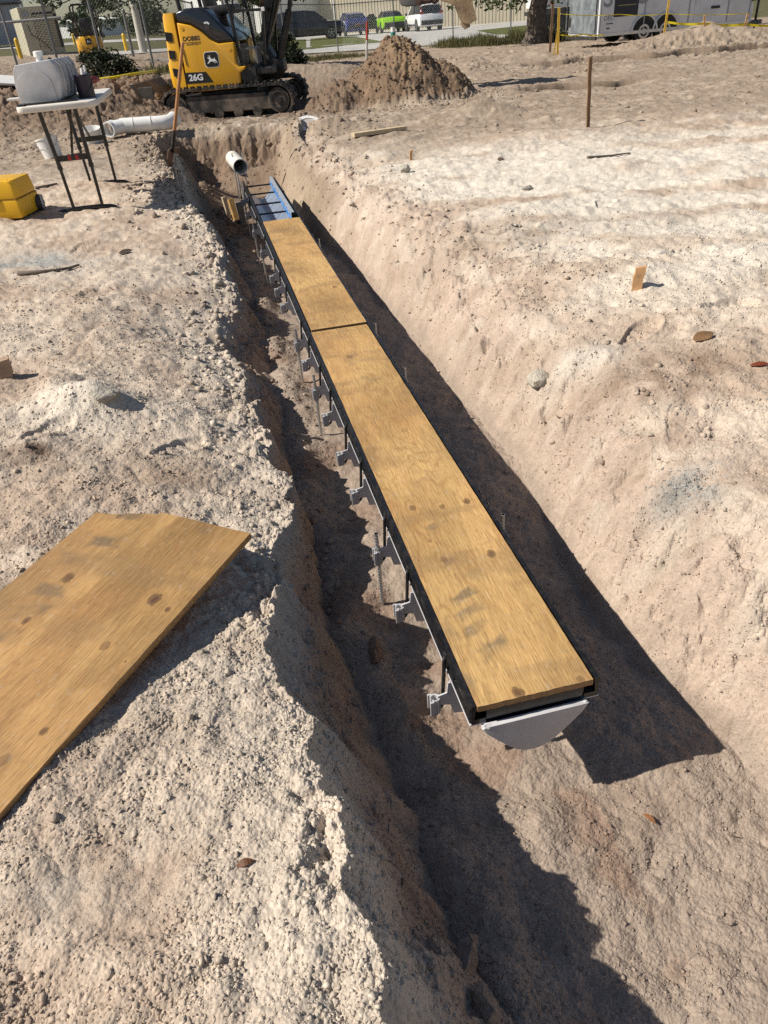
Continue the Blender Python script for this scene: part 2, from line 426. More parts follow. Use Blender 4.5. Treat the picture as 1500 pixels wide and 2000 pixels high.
def hit(px, py, detail=1, ymin=.2):
    """where the sight line through a picture point meets the ground"""
    d = ray(px, py); d = d / d.y
    ys = np.concatenate([np.linspace(.2, 6, 1500), np.linspace(6, 45, 2200)[1:], np.linspace(45, 260, 1500)[1:]])
    xs = d.x * ys; zs = CAM_H + d.z * ys
    h = height(xs, ys, detail)[0]
    k = np.nonzero((zs <= h) & (ys >= ymin))[0]
    i = k[0] if len(k) else len(ys) - 1
    if i > 0 and len(k):
        a, b = zs[i - 1] - h[i - 1], h[i] - zs[i]
        t = min(1.0, max(0.0, a / (a + b + 1e-12)))
        y = ys[i - 1] + (ys[i] - ys[i - 1]) * t
    else: y = ys[i]
    return Vector((d.x * y, y, CAM_H + d.z * y))

def gz(x, y, detail=2): return float(height(np.array([x]), np.array([y]), detail)[0][0])

def gmask(x, y, px, py, rx, ry):
    p = hit(px, py, 0); return np.exp(-(((x - p.x) / rx) ** 2 + ((y - p.y) / ry) ** 2))

def soil_colour(x, y, depth, mound, rl):
    lr, lf, rf, rr = edges(y)
    # ---- colours of the soil (true soil colours: moisture, sand, organic matter)
    def c(*v): return np.array(v, np.float64)
    dry, tan, white = c(.520, .436, .352), c(.425, .332, .257), c(.62, .565, .485)
    moist, floor_c, pink = c(.215, .160, .122), c(.335, .270, .218), c(.425, .335, .268)
    field, brown = c(.285, .225, .17), c(.165, .112, .074)
    def mix(a, b, t): return a * (1 - t[:, None]) + b * t[:, None]
    n1 = fbm(x, y, .9, 4, 111); n2 = fbm(x, y, 3.1, 4, 115); n3 = fbm(x, y, 11, 3, 119)
    base = mix(np.repeat(tan[None], len(x), 0), dry, sstep(-.35, .4, n1 + .5 * n2 + .25 * n3 + .1))
    # white dry sand, mostly on the right bank, streaked across
    st = fbm(x * .35, y * 1.3, 1.1, 4, 123)
    wm = sstep(.5, 1.6, x - rr + .9 + st * .7) * sstep(2.4, 4.0, y) * (1 - sstep(7.2, 9.0, y + st * .8))
    wm = wm * sstep(-.38, .22, st + .35 * n2 + .12)
    base = mix(base, white, np.clip(wm, 0, 1) * .85)
    base = mix(base, white, np.clip(gmask(x, y, 150, 755, .24, .17) + gmask(x, y, 985, 655, .1, .07), 0, 1) * .7)
    base = mix(base, field, sstep(7.0, 9.5, y + n1 * .6) * (.95 - .25 * sstep(0, .4, n2)))
    # rim of the left bank: pale grey crust
    base = mix(base, c(.51, .448, .375), np.exp(-((x - lr + .06) / .16) ** 2) * (1 - sstep(7, 9, y)) * .6)
    # right slope: pinkish sand
    base = mix(base, pink, np.clip(sstep(.02, .25, depth) + np.exp(-((x - rr - .02) / .16) ** 2) * .7, 0, 1) * (x > (lf + rf) / 2) * (1 - sstep(5, 8, y) * .5))
    rsl = sstep(-.35, .1, rr - x) * (x > (lf + rf) / 2) * sstep(.9, .5, depth)
    base = mix(base, c(.33, .25, .19), rsl * sstep(-.05, .5, fbm(x, y, 3.6, 4, 301)) * .6)
    base = mix(base, c(.52, .45, .37), rsl * sstep(.05, .5, fbm(x, y, 5.5, 3, 305)) * .5)
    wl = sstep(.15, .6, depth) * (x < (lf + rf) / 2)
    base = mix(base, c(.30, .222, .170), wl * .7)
    base = mix(base, floor_c, sstep(.75, .95, depth) * .9)
    base = mix(base, moist, sstep(.75, .95, depth) * sstep(.1, .6, n2 + .4 * n3) * .45)
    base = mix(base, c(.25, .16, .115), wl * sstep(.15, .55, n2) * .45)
    # pit: browner, rubble darker
    base = mix(base, c(.20, .142, .10), np.clip(sstep(.03, .3, depth) * sstep(6.2, 7.5, y), 0, 1) * .9)
    base = mix(base, c(.43, .35, .26), sstep(.05, .5, depth) * (x > -1.3) * sstep(6.5, 8, y) * sstep(-.95, -.65, x + .07 * (y - 8)) * .6)
    base = mix(base, brown, np.clip(sstep(.02, .10, mound) * (.92 + .15 * n2), 0, 1))
    base = mix(base, c(.26, .178, .112), sstep(.05, .2, mound) * sstep(-.1, .4, fbm(x, y, 1.8, 3, 131)) * .6)
    base = mix(base, c(.235, .165, .115), np.clip(rl * 1.3, 0, 1) * (.6 + .4 * sstep(-.3, .3, n2)))
    base = mix(base, c(.175, .125, .09), sstep(10.9, 11.8, y) * (1 - sstep(15, 18, y)) * sstep(.5, -.3, x) * .85)
    base = mix(base, c(.26, .20, .15), sstep(15, 16.5, y) * (1 - sstep(25, 30, y)) * sstep(1.2, -.3, x) * .7)
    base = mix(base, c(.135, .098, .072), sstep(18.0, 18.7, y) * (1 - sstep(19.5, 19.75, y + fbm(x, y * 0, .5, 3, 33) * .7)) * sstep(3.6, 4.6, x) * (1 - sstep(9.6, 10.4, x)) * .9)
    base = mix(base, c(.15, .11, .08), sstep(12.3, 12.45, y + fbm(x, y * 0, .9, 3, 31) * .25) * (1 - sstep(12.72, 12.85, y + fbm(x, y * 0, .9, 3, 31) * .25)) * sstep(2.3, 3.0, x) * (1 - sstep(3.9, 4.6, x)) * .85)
    base = mix(base, c(.26, .20, .15), sstep(11, 13, y) * (1 - sstep(24, 30, y)) * sstep(1.5, 3, x) * sstep(-.1, .4, fbm(x * .5, y * 1.2, .8, 4, 311)) * .6)
    for (px, py, rx, ry, cc, am) in ((60, 885, .10, .09, c(.115, .066, .042), .9), (1310, 730, .24, .15, c(.20, .14, .10), .95), (1240, 760, .16, .08, c(.26, .19, .14), .7), (1365, 955, .11, .09, c(.33, .31, .28), .8), (1325, 965, .06, .05, c(.19, .175, .155), .6), (40, 520, .38, .30, c(.30, .30, .285), .75),
                                   (960, 460, .5, .25, c(.30, .235, .18), .6), (1240, 430, .5, .15, c(.33, .26, .205), .5), (1090, 690, .2, .2, c(.40, .32, .25), .4), (330, 930, .16, .1, c(.30, .21, .15), .5), (270, 1440, .16, .09, c(.31, .245, .19), .55), (250, 890, .3, .12, c(.31, .245, .19), .5), (330, 1650, .18, .12, c(.35, .295, .24), .4), (450, 1290, .12, .12, c(.35, .28, .215), .5),
                                   (200, 1720, .14, .06, c(.40, .345, .285), .6), (1150, 690, .15, .1, c(.46, .41, .35), .5)):
        t = gmask(x, y, px, py, rx, ry) * am
        t = np.clip(t * (1 + 1.6 * n2 + .8 * n3), 0, .95)
        base = mix(base, cc, t)
    base = mix(base, c(.20, .115, .08), gmask(x, y, 840, 1310, .06, .04) * .6 * (depth > .5))
    grass = sstep(36.5, 38.5, y + n1)
    base = mix(base, c(.085, .085, .035), grass * .9)
    base = base * (1 + .10 * n3 + .06 * n2)[:, None]
    base = np.clip(base, .01, .9)
    return base

def make_ground():
    f768 = FPX * 768 / 1500
    ys = []; y = .30
    while y < 36:
        ys.append(y)
        y += min(max((y * y + CAM_H ** 2) / (CAM_H * f768) * .72, .0019), .010 if 9.9 < y < 11.2 else (.028 if y < 15 else .075))
    step = .09
    while y < 3000:
        ys.append(y); y += step; step *= 1.10
    back = []; y = .30; step = .006
    while y > -300:
        y -= step; step *= 1.14; back.append(y)
    ys = np.array(back[::-1] + ys); nr = len(ys)
    NC = 1200
    u = np.linspace(0, 1, NC)
    X = np.zeros((nr, NC + 220), np.float64)
    fine = np.linspace(-1, 1, 4001)
    for i, yy in enumerate(ys):
        w = .60 * math.hypot(max(yy, 0), CAM_H * .9) + .16
        xx = fine * w
        dens = np.ones_like(xx)
        if yy < 11:
            lr_, lf_, rf_, rr_ = tab(LR, yy), tab(LF, yy), tab(RF, yy), tab(RR, yy)
            wl = max(.1, (lf_ - lr_) / 2 + .04)
            dens += 2.2 * np.exp(-((xx - (lr_ + lf_) / 2) / wl) ** 2) + .9 * np.exp(-((xx - (rf_ + rr_) / 2) / .2) ** 2)
        cdf = np.cumsum(dens); cdf = (cdf - cdf[0]) / (cdf[-1] - cdf[0])
        core = np.interp(u, cdf, xx)
        ext = w * .0027 * (1.045 ** np.arange(1, 111) - 1) / .045
        X[i] = np.concatenate([(-w - ext)[::-1], core, w + ext])
    nc = NC + 220
    Y = np.repeat(ys[:, None], nc, 1)
    x = X.ravel(); y = Y.ravel()
    z, depth, mound, rl = height(x, y, 2)
    dxl = np.gradient(X, axis=1).ravel()
    bx, by = x - org.x, y - org.y; c_, s_ = math.cos(-bang), math.sin(-bang)
    bu, bv = bx * c_ - by * s_, bx * s_ + by * c_
    under = (np.abs(bu) < BW / 2 - .004) & (bv > -.3) & (bv < BL - .03)
    lr, lf, rf, rr = edges(y)
    # grains and small crumbs, only where the mesh can carry them
    k = (y > .1) & (y < 5.5) & (dxl < .012)
    xi, yi = x[k], y[k]
    fade = (1 - sstep(.0035, .0062, dxl[k])) * (1 - sstep(2.2, 4.5, yi))
    smooth_patch = np.clip(gmask(xi, yi, 190, 1720, .13, .05) * 1.6 + gmask(xi, yi, 230, 1760, .08, .05) * 1.4, 0, 1)
    wx = xi + pn(xi * 60, yi * 60, 3) * .005; wy = yi + pn(xi * 60, yi * 60, 4) * .005
    d1, h1 = worley(wx, wy, 140, 1)
    amp = .85 + .35 * sstep(-.3, .35, fbm(xi, yi, 3.2, 2, 101))
    amp = amp * (1 - .45 * sstep(.3, .9, depth[k]))
    d1b, h1b = worley(wx + .37, wy + .21, 205, 2)
    g = (np.clip(1 - d1 * 1.25, 0, 1)) * (.5 + .8 * h1) * .0026 * amp + np.clip(1 - d1b * 1.3, 0, 1) * .0017 * (.4 + h1b)
    g = g + pn(xi * 170, yi * 170, 7) * .0014 + pn(xi * 45, yi * 45, 8) * .0010
    z[k] += g * fade * (1 - .85 * smooth_patch)
    k2 = (y > .1) & (y < 9) & (dxl < .03)
    d2, h2 = worley(x[k2], y[k2], 21, 5)
    z[k2] += np.clip(1 - d2 * 5.0, 0, 1) * np.where(h2 > .85, 1, 0) * .005 * (1 - sstep(.008, .02, dxl[k2])) * (.25 + np.exp(-((x[k2] - lr[k2]) / .18) ** 2) + .5 * depth[k2])

    z = np.where(under, np.minimum(z, BZ - .026 - math.tan(BTILT) * bu), z)
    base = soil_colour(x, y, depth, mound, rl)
    me = bpy.data.meshes.new('ground')
    co = np.stack([x, y, z], 1).astype(np.float32)
    idx = np.arange(nr * nc).reshape(nr, nc)
    q = np.stack([idx[:-1, :-1], idx[:-1, 1:], idx[1:, 1:], idx[1:, :-1]], -1).reshape(-1, 4).astype(np.int32)
    me.vertices.add(len(co)); me.vertices.foreach_set('co', co.ravel())
    me.loops.add(q.size); me.loops.foreach_set('vertex_index', q.ravel())
    me.polygons.add(len(q)); me.polygons.foreach_set('loop_start', np.arange(0, q.size, 4, dtype=np.int32))
    me.update()
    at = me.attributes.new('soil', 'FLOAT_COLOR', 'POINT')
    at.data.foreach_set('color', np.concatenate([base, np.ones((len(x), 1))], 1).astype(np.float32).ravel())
    me.shade_smooth()
    m, t, b = new_mat('sandy_soil')
    N, L = t.nodes.new, t.links.new
    a = N('ShaderNodeAttribute'); a.attribute_name = 'soil'
    geo = N('ShaderNodeNewGeometry')
    n_a = N('ShaderNodeTexNoise'); n_a.inputs['Scale'].default_value = 130; n_a.inputs['Detail'].default_value = 5; n_a.inputs['Roughness'].default_value = .7
    L(geo.outputs['Position'], n_a.inputs['Vector'])
    mr = N('ShaderNodeMapRange'); mr.inputs[1].default_value = .3; mr.inputs[2].default_value = .7; mr.inputs[3].default_value = .80; mr.inputs[4].default_value = 1.18
    L(n_a.outputs[0], mr.inputs[0])
    mx = N('ShaderNodeMix'); mx.data_type = 'RGBA'; mx.blend_type = 'MULTIPLY'; mx.inputs[0].default_value = 1
    L(a.outputs[0], mx.inputs[6]); L(mr.outputs[0], mx.inputs[7])
    n_b = N('ShaderNodeTexNoise'); n_b.inputs['Scale'].default_value = 38; n_b.inputs['Detail'].default_value = 8; n_b.inputs['Roughness'].default_value = .7
    L(geo.outputs['Position'], n_b.inputs['Vector'])
    mr2 = N('ShaderNodeMapRange'); mr2.inputs[1].default_value = .3; mr2.inputs[2].default_value = .7; mr2.inputs[3].default_value = .86; mr2.inputs[4].default_value = 1.12
    L(n_b.outputs[0], mr2.inputs[0])
    mx2 = N('ShaderNodeMix'); mx2.data_type = 'RGBA'; mx2.blend_type = 'MULTIPLY'; mx2.inputs[0].default_value = 1
    L(mx.outputs[2], mx2.inputs[6]); L(mr2.outputs[0], mx2.inputs[7])
    L(mx2.outputs[2], b.inputs['Base Color'])
    b.inputs['Roughness'].default_value = .95; b.inputs['Specular IOR Level'].default_value = .12
    bp = N('ShaderNodeBump'); bp.inputs['Strength'].default_value = .42; bp.inputs['Distance'].default_value = .006
    bp2 = N('ShaderNodeBump'); bp2.inputs['Strength'].default_value = .16; bp2.inputs['Distance'].default_value = .009
    L(n_a.outputs[0], bp.inputs['Height']); L(n_b.outputs[0], bp2.inputs['Height'])
    vo = N('ShaderNodeTexVoronoi'); vo.inputs['Scale'].default_value = 170; vo.inputs['Randomness'].default_value = 1.0; L(geo.outputs['Position'], vo.inputs['Vector'])
    bp3 = N('ShaderNodeBump'); bp3.invert = True; bp3.inputs['Strength'].default_value = .28; bp3.inputs['Distance'].default_value = .004
    L(vo.outputs['Distance'], bp3.inputs['Height']); L(bp2.outputs[0], bp3.inputs['Normal'])
    L(bp3.outputs[0], bp.inputs['Normal']); L(bp.outputs[0], b.inputs['Normal'])
    me.materials.append(m)
    o = bpy.data.objects.new('ground', me); C.objects.link(o)
    tag(o, kind='structure')
    return o
ground = make_ground()

# ------------------------------------------------------------------ the trench drain
ZT = -.113                                       # level of the drain's top
D0 = on_z(1050, 1362, ZT)
D0 = Vector((.3093, 1.127, ZT))
DAZ = math.radians(10.7)                         # heading, anticlockwise from +Y
DL = 6.70
drain = thing('trench_drain', 'long black-framed grey trench drain standing on steel rods in the open trench', 'trench drain', D0, DAZ)
def dloc(p):                                     # world -> drain coordinates
    q = Vector(p) - D0; c, s = math.cos(-DAZ), math.sin(-DAZ)
    return Vector((q.x * c - q.y * s, q.x * s + q.y * c, q.z))
SEC = 1.219
secs = []
v = 0.0
while v < DL - .05:
    secs.append((v, min(v + SEC, DL))); v += SEC
# trough: rounded channel, in one piece of sheet
PROF = [(-.120, -.058), (-.121, -.074), (-.112, -.090), (-.085, -.122), (-.060, -.150), (-.040, -.168), (-.020, -.178), (0, -.181), (.020, -.178), (.040, -.168), (.060, -.150), (.085, -.122), (.112, -.090), (.121, -.074), (.120, -.058)]
NPF = len(PROF)
def trough_ring(yv, t=0.0):
    return [Vector((x * (1 + t * 8), yv, z - t * (1 if 0 < k < NPF - 1 else 0))) for k, (x, z) in enumerate(PROF)]
mb = MB()
for (a, b) in secs:
    ro = [trough_ring(a, .005), trough_ring(b - .0004, .005)]; ri = [trough_ring(b - .0004), trough_ring(a)]
    vs = [[mb.bm.verts.new(p) for p in r] for r in ro + ri + [ro[0]]]
    vs[4] = vs[0]
    for A, B in zip(vs, vs[1:]):
        for k in range(NPF - 1): mb.bm.faces.new((A[k], A[k + 1], B[k + 1], B[k]))
    for k in (0, NPF - 1):
        mb.bm.faces.new((vs[0][k], vs[1][k], vs[2][k], vs[3][k]))
bmesh.ops.recalc_face_normals(mb.bm, faces=mb.bm.faces[:])
mb.build('channel', M_skytinted, drain, smooth=True, angle=40)
# grey flanges under the rails
for s in (-1, 1):
    mb = MB()
    for (a, b) in secs: mb.box((s * .139, (a + b) / 2, -.0610), (.0395, b - a - .0006, .0035), bevel=.0008)
    mb.build('flange', M_grey, drain)
# rails: L-shaped black frames with a bead, jointed per section
for s in (-1, 1):
    mb = MB()
    for (a, b) in secs:
        prof = [(s * .1545, .001), (s * .1545, -.0588), (s * .120, -.0588), (s * .120, -.044), (s * .1475, -.044), (s * .1435, -.012), (s * .1435, .001)]
        mb.prism(prof, 'y', a + .0004, b - .0004)
        mb.box((s * .1565, (a + b) / 2, -.012), (.0036, b - a - .004, .009))
        mb.box((s * .1565, (a + b) / 2, -.051), (.0036, b - a - .004, .006))
        yy = a + .12
        while yy < b:
            mb.cyl((s * .155, yy, -.027), (s * .160, yy, -.027), .006, seg=8); yy += .30
    mb.build('rail', M_black, drain)
# end plate of the near section: a D-shaped grey sheet, with a folded lip
mb = MB()
poly = [(x * 1.05, z * 1.03 - .004) for x, z in PROF]
mb.prism(poly, 'y', -.007, 0.0, bevel=.0015)
mb.box((0, -.008, -.0625), (.250, .014, .004), bevel=.001)
mb.blob((-.119, -.009, -.064), (.014, .006, .006), 2, .3, 3, 2); mb.blob((.118, -.008, -.064), (.010, .005, .005), 2, .3, 3, 5)
mb.build('end_plate', M_grey, drain, smooth=True, angle=35)
mb = MB(); mb.box((0, .012, -.036), (.238, .02, .034), bevel=.002)
mb.build('end_bar', M_black, drain)
# cross bars of the uncovered far end
for yv in (5.02, 5.36, 5.74, 6.20, 6.60):
    mb = MB(); mb.bar((-.126, yv, -.040), (.126, yv, -.040), .014, .012); mb.build('cross_bar', M_black, drain)
# taped edge strip inside the far right rail
mb = MB(); mb.box((.108, 5.78, -.010), (.024, 1.62, .078), bevel=.002)
strip = mb.build('edge_strip', mat('strip_grey', (.33, .36, .40), .4, var=.1), drain)
mb = MB(); y0 = 4.99
for k in range(27):
    h = .040 + .012 * math.sin(k * 1.7) + .008 * math.sin(k * 4.1)
    if k in (13, 14, 22): h *= .5
    mb.box((.0945, y0 + .03 + k * .059, -.047 + h / 2 + .004 * math.sin(k * 2.3)), (.0022, .0575, h))
mb.build('masking_film', M_blue, strip)
mb = MB(); mb.box((.108, 4.962, -.012), (.028, .02, .082), bevel=.002); mb.build('strip_end', M_black, strip)

# brackets with rod clips
clipz = -.135; CLX = .200
clips = [((853, 1375), 0), ((815, 1190), 0), ((747, 1085), 1), ((722, 965), 0), ((683, 893), 0), ((668, 815), 0), ((626, 768), 1), ((612, 712), 0), ((592, 675), 1),
         ((563, 602), 0), ((556, 570), 0), ((541, 545), 0), ((517, 497), 1), ((506, 456), 1), ((492, 420), 0), ((486, 395), 0)]
bys = []
for (p, rod) in clips:
    l = dloc(on_z(p[0], p[1], ZT + clipz)); bys.append((l.y, rod))
def bracket_bm(s):
    mb = MB()
    prof = [(s * .120, -.0635), (s * .150, -.0635), (s * .160, -.064), (s * .164, -.102), (s * .192, -.108), (s * .192, -.138), (s * .160, -.146), (s * .152, -.180), (s * .118, -.186), (s * .100, -.12)]
    mb.prism(prof, 'y', -.0025, .0025, bevel=.0008)
    # flange on the edge of the plate
    for (a, b) in zip(prof[1:5], prof[2:5]):
        mb.bar((a[0], -.004, a[1]), (b[0], -.004, b[1]), .012, .004, up=Vector((0, 1, 0)))
    return mb
def clip_bm(s):
    mb = MB()
    x = s * CLX
    for k in range(9):                               # an open ring that holds the rod
        a0 = math.radians(40 + k * 31); a1 = math.radians(40 + (k + 1) * 31)
        r = .0115
        p0 = Vector((x + s * r * math.cos(a0), r * math.sin(a0), 0)); p1 = Vector((x + s * r * math.cos(a1), r * math.sin(a1), 0))
        m_ = (p0 + p1) / 2
        R = Matrix.Rotation(math.atan2(p1.y - p0.y, p1.x - p0.x), 3, 'Z')
        mb.box((m_.x, m_.y, -.134), ((p1 - p0).length * 1.12, .0045, .048), R, bevel=.0012)
    mb.box((x + s * .010, .0135, -.134), (.010, .0045, .048), bevel=.001); mb.box((x + s * .010, -.0135, -.134), (.010, .0045, .048), bevel=.001)
    return mb
def strut_bm(s):
    mb = MB()
    mb.tube([(s * .159, .035, -.010), (s * .163, .030, -.016), (s * .172, .018, -.10), (s * .176, .012, -.150), (s * .182, .008, -.158), (s * .200, .002, -.158)], [.0055, .0055, .005, .005, .0048, .0045], 8)
    mb.blob((s * .158, .036, -.008), (.008, .011, .008), 1, 0)
    return mb
def nut_bm(z):
    mb = MB(); mb.cyl((0, 0, z), (0, 0, z + .008), .0105, seg=6); return mb
proto = {}
for s in (-1, 1):
    b = bracket_bm(s).build('bracket', M_grey)
    proto[s] = (b, clip_bm(s).build('clip', M_grey, b), strut_bm(s).build('strut', M_black, b))
first = {-1: True, 1: True}
def put_bracket(s, yv):
    b = proto[s][0]
    if first[s]: o = b; first[s] = False
    else: o = copy_tree(b)
    o.parent = drain; o.location = (0, yv, 0)
for (yv, rod) in bys: put_bracket(-1, yv)
rods_r = [(966, 1000), (786, 712), (733, 625), (622, 462)]
rys = [dloc(on_z(px, py, ZT - .02)).y for px, py in rods_r]
for yv in sorted(rys + [.80, 2.0, 2.9, 4.1, 5.3, 6.0]): put_bracket(1, yv)
def put_rod(s, yv, up, lean=0.0):
    x = s * CLX
    w = Vector(D0) + Matrix.Rotation(DAZ, 3, 'Z') @ Vector((x, yv, 0))
    zb = gz(w.x, w.y) - D0.z - .12
    mb = MB()
    mb.cyl((x + lean, yv, up), (x, yv, zb), .0055, seg=8)
    z = up
    while z > -.33:                                  # a coarse thread
        mb.cyl((x + lean * (z - zb) / (up - zb), yv, z), (x + lean * (z - zb) / (up - zb), yv, z - .004), .0066, seg=8); z -= .012
    r = mb.build('threaded_rod', M_steel, drain)
    for zz in (-.106, -.170):
        o = nut_bm(zz).build('nut', M_steel, r); o.location = (x, yv, 0)
for (yv, rod) in bys:
    if rod: put_rod(-1, yv, -.045 if yv < 3 else -.06)
for yv in rys: put_rod(1, yv, -.035)
for yv in (5.95, 6.45): put_rod(-1, yv, .12)

# ------------------------------------------------------------------ plywood
def ply_colour(u, v, L, W, seed, knots, stains, tone):
    """soil-free colour of a plywood face: u across, v along (metres)"""
    n = fbm(u * 1.0, v * .22, 5.0, 4, seed) * .55 + fbm(u, v * .5, 2.0, 3, seed + 3) * .5
    f = u * 9 + n * 3.2
    for (ku, kv, kr, kd) in knots:
        d = np.sqrt((u - ku) ** 2 + ((v - kv) * .45) ** 2)
        f = f + 1.1 * np.exp(-(d / (kr * 3.2)) ** 2)
    g = .5 + .5 * np.sin(f * 7.5)
    g2 = .5 + .5 * np.sin(f * 22 + n * 4)
    fine = fbm(u * 1.0, v * .04, 190, 3, seed + 9)
    fine2 = fbm(u, v * .10, 60, 3, seed + 13)
    late = np.clip((np.sin(f * 11) - .45) / .55, 0, 1) ** 1.5
    t = .50 + .10 * (g2 - .5) + .24 * fine + .12 * fine2 + .50 * fbm(u, v * .5, 3.4, 4, seed + 5)
    A, B = np.array(tone[0]), np.array(tone[1])
    t = np.clip(t, 0, 1)[:, None]
    col = A * (1 - t) + B * t
    lt_ = (late * (.35 + .65 * sstep(-.4, .4, fbm(u, v * .4, 6, 2, seed + 81))))[:, None] * .48
    col = col * (1 - lt_) + np.array((.30, .150, .055)) * lt_
    warm = sstep(-.1, .5, fbm(u, v * .5, 3.2, 3, seed + 21))[:, None]
    col = col * (1 - warm * .35) + np.array((.47, .245, .095)) * warm * .35
    pale = sstep(.15, .5, fbm(u * 1.4, v * .35, 5, 3, seed + 25))[:, None]
    col = col * (1 - pale * .30) + np.array((.68, .42, .175)) * pale * .30
    for (ku, kv, kr, kd) in knots:
        d = np.sqrt((u - ku) ** 2 + ((v - kv) * .72) ** 2) / kr
        d = d * (1 + .25 * fbm(u, v, 60, 2, seed + 31))
        ring = (np.exp(-((d - 1.0) / .16) ** 2) * .8)[:, None]
        core = (1 - sstep(.6, 1.05, d))[:, None] * kd
        halo = np.exp(-(d / 2.6) ** 2)[:, None] * .35
        col = col * (1 - halo) + np.array((.55, .32, .12)) * halo
        col = col * (1 - core) + np.array((.13, .066, .035)) * core
        col = col * (1 - ring * (.35 + .6 * kd)) + np.array((.05, .026, .015)) * ring * (.35 + .6 * kd)
    for (su, sv, sr, sl, an, am) in stains:          # smudged boot and tyre prints
        ca, sa = math.cos(an), math.sin(an)
        p = ((u - su) * ca + (v - sv) * sa) / sr; q = (-(u - su) * sa + (v - sv) * ca) / sl
        k = (1 - sstep(.25, 1.05, np.maximum(np.abs(p), np.abs(q)) + .38 * fbm(u, v, 22, 3, seed + 41))) * (.5 + .9 * sstep(-.3, .4, fbm(u, v, 9, 3, seed + 43)))
        k = np.clip(k * am * .8, 0, .7)[:, None]
        col = col * (1 - k) + np.array((.15, .115, .078)) * k
    dk = sstep(.30, .62, fbm(u * 1.0, v * .03, 230, 2, seed + 71))[:, None] * .30
    col = col * (1 - dk) + np.array((.20, .105, .042)) * dk
    band = sstep(.12, .5, fbm(u * .5, v * 1.2, 4.2, 4, seed + 73))[:, None] * .42
    col = col * (1 - band) + np.array((.27, .165, .078)) * band
    scr = sstep(.50, .80, fbm(u, v, 45, 3, seed + 51))[:, None] * .25     # sand dust
    col = col * (1 - scr) + np.array((.47, .38, .28)) * scr
    return np.clip(col, .01, .95)

def ply_mats():
    m, t, b = new_mat('plywood_face'); N, L = t.nodes.new, t.links.new
    a = N('ShaderNodeAttribute'); a.attribute_name = 'wood'
    fg = N('ShaderNodeTexNoise'); fg.inputs['Scale'].default_value = 1; fg.inputs['Detail'].default_value = 3
    tc0 = N('ShaderNodeTexCoord'); mp0 = N('ShaderNodeMapping'); mp0.inputs['Scale'].default_value = (420, 16, 1)
    L(tc0.outputs['Object'], mp0.inputs[0]); L(mp0.outputs[0], fg.inputs['Vector'])
    mr0 = N('ShaderNodeMapRange'); mr0.inputs[1].default_value = .3; mr0.inputs[2].default_value = .7; mr0.inputs[3].default_value = .74; mr0.inputs[4].default_value = 1.2
    pz = N('ShaderNodeTexNoise'); pz.inputs['Scale'].default_value = 1; pz.inputs['Detail'].default_value = 2
    mp9 = N('ShaderNodeMapping'); mp9.inputs['Scale'].default_value = (700, 45, 1); L(tc0.outputs['Object'], mp9.inputs[0]); L(mp9.outputs[0], pz.inputs['Vector'])
    pm = N('ShaderNodeMapRange'); pm.inputs[1].default_value = .56; pm.inputs[2].default_value = .70; pm.inputs[3].default_value = 1.0; pm.inputs[4].default_value = .62; L(pz.outputs[0], pm.inputs[0])
    pmul = N('ShaderNodeMath'); pmul.operation = 'MULTIPLY'; L(mr0.outputs[0], pmul.inputs[0]); L(pm.outputs[0], pmul.inputs[1])
    mx0 = N('ShaderNodeMix'); mx0.data_type = 'RGBA'; mx0.blend_type = 'MULTIPLY'; mx0.inputs[0].default_value = 1
    L(fg.outputs[0], mr0.inputs[0]); L(a.outputs[0], mx0.inputs[6]); L(pmul.outputs[0], mx0.inputs[7]); L(mx0.outputs[2], b.inputs['Base Color']); b.inputs['Roughness'].default_value = .62; b.inputs['Specular IOR Level'].default_value = .3
    tc = N('ShaderNodeTexCoord'); mp = N('ShaderNodeMapping'); mp.inputs['Scale'].default_value = (260, 12, 1)
    nz = N('ShaderNodeTexNoise'); nz.inputs['Scale'].default_value = 1; nz.inputs['Detail'].default_value = 4
    L(tc.outputs['Object'], mp.inputs[0]); L(mp.outputs[0], nz.inputs['Vector'])
    bp = N('ShaderNodeBump'); bp.inputs['Strength'].default_value = .5; bp.inputs['Distance'].default_value = .002
    L(nz.outputs[0], bp.inputs['Height']); L(bp.outputs[0], b.inputs['Normal'])
    m2, t, b = new_mat('plywood_edge'); N, L = t.nodes.new, t.links.new
    tc = N('ShaderNodeTexCoord'); sp = N('ShaderNodeSeparateXYZ'); L(tc.outputs['Object'], sp.inputs[0])
    mm = N('ShaderNodeMath'); mm.operation = 'MULTIPLY'; mm.inputs[1].default_value = 260
    L(sp.outputs[2], mm.inputs[0]); fr = N('ShaderNodeMath'); fr.operation = 'FRACT'; L(mm.outputs[0], fr.inputs[0])
    rp = N('ShaderNodeValToRGB'); e = rp.color_ramp.elements
    e[0].position = .0; e[0].color = (.44, .27, .12, 1); e[1].position = .5; e[1].color = (.26, .145, .065, 1)
    e3 = rp.color_ramp.elements.new(.56); e3.color = (.10, .055, .028, 1); e4 = rp.color_ramp.elements.new(.64); e4.color = (.42, .25, .11, 1)
    nz = N('ShaderNodeTexNoise'); nz.inputs['Scale'].default_value = 90; L(tc.outputs['Object'], nz.inputs['Vector'])
    mr = N('ShaderNodeMapRange'); mr.inputs[3].default_value = .55; mr.inputs[4].default_value = 1.4; L(nz.outputs[0], mr.inputs[0])
    mx = N('ShaderNodeMix'); mx.data_type = 'RGBA'; mx.blend_type = 'MULTIPLY'; mx.inputs[0].default_value = 1
    L(fr.outputs[0], rp.inputs[0]); L(rp.outputs[0], mx.inputs[6]); L(mr.outputs[0], mx.inputs[7]); L(mx.outputs[2], b.inputs['Base Color'])
    b.inputs['Roughness'].default_value = .8
    return [m, m2]
PLY = ply_mats()

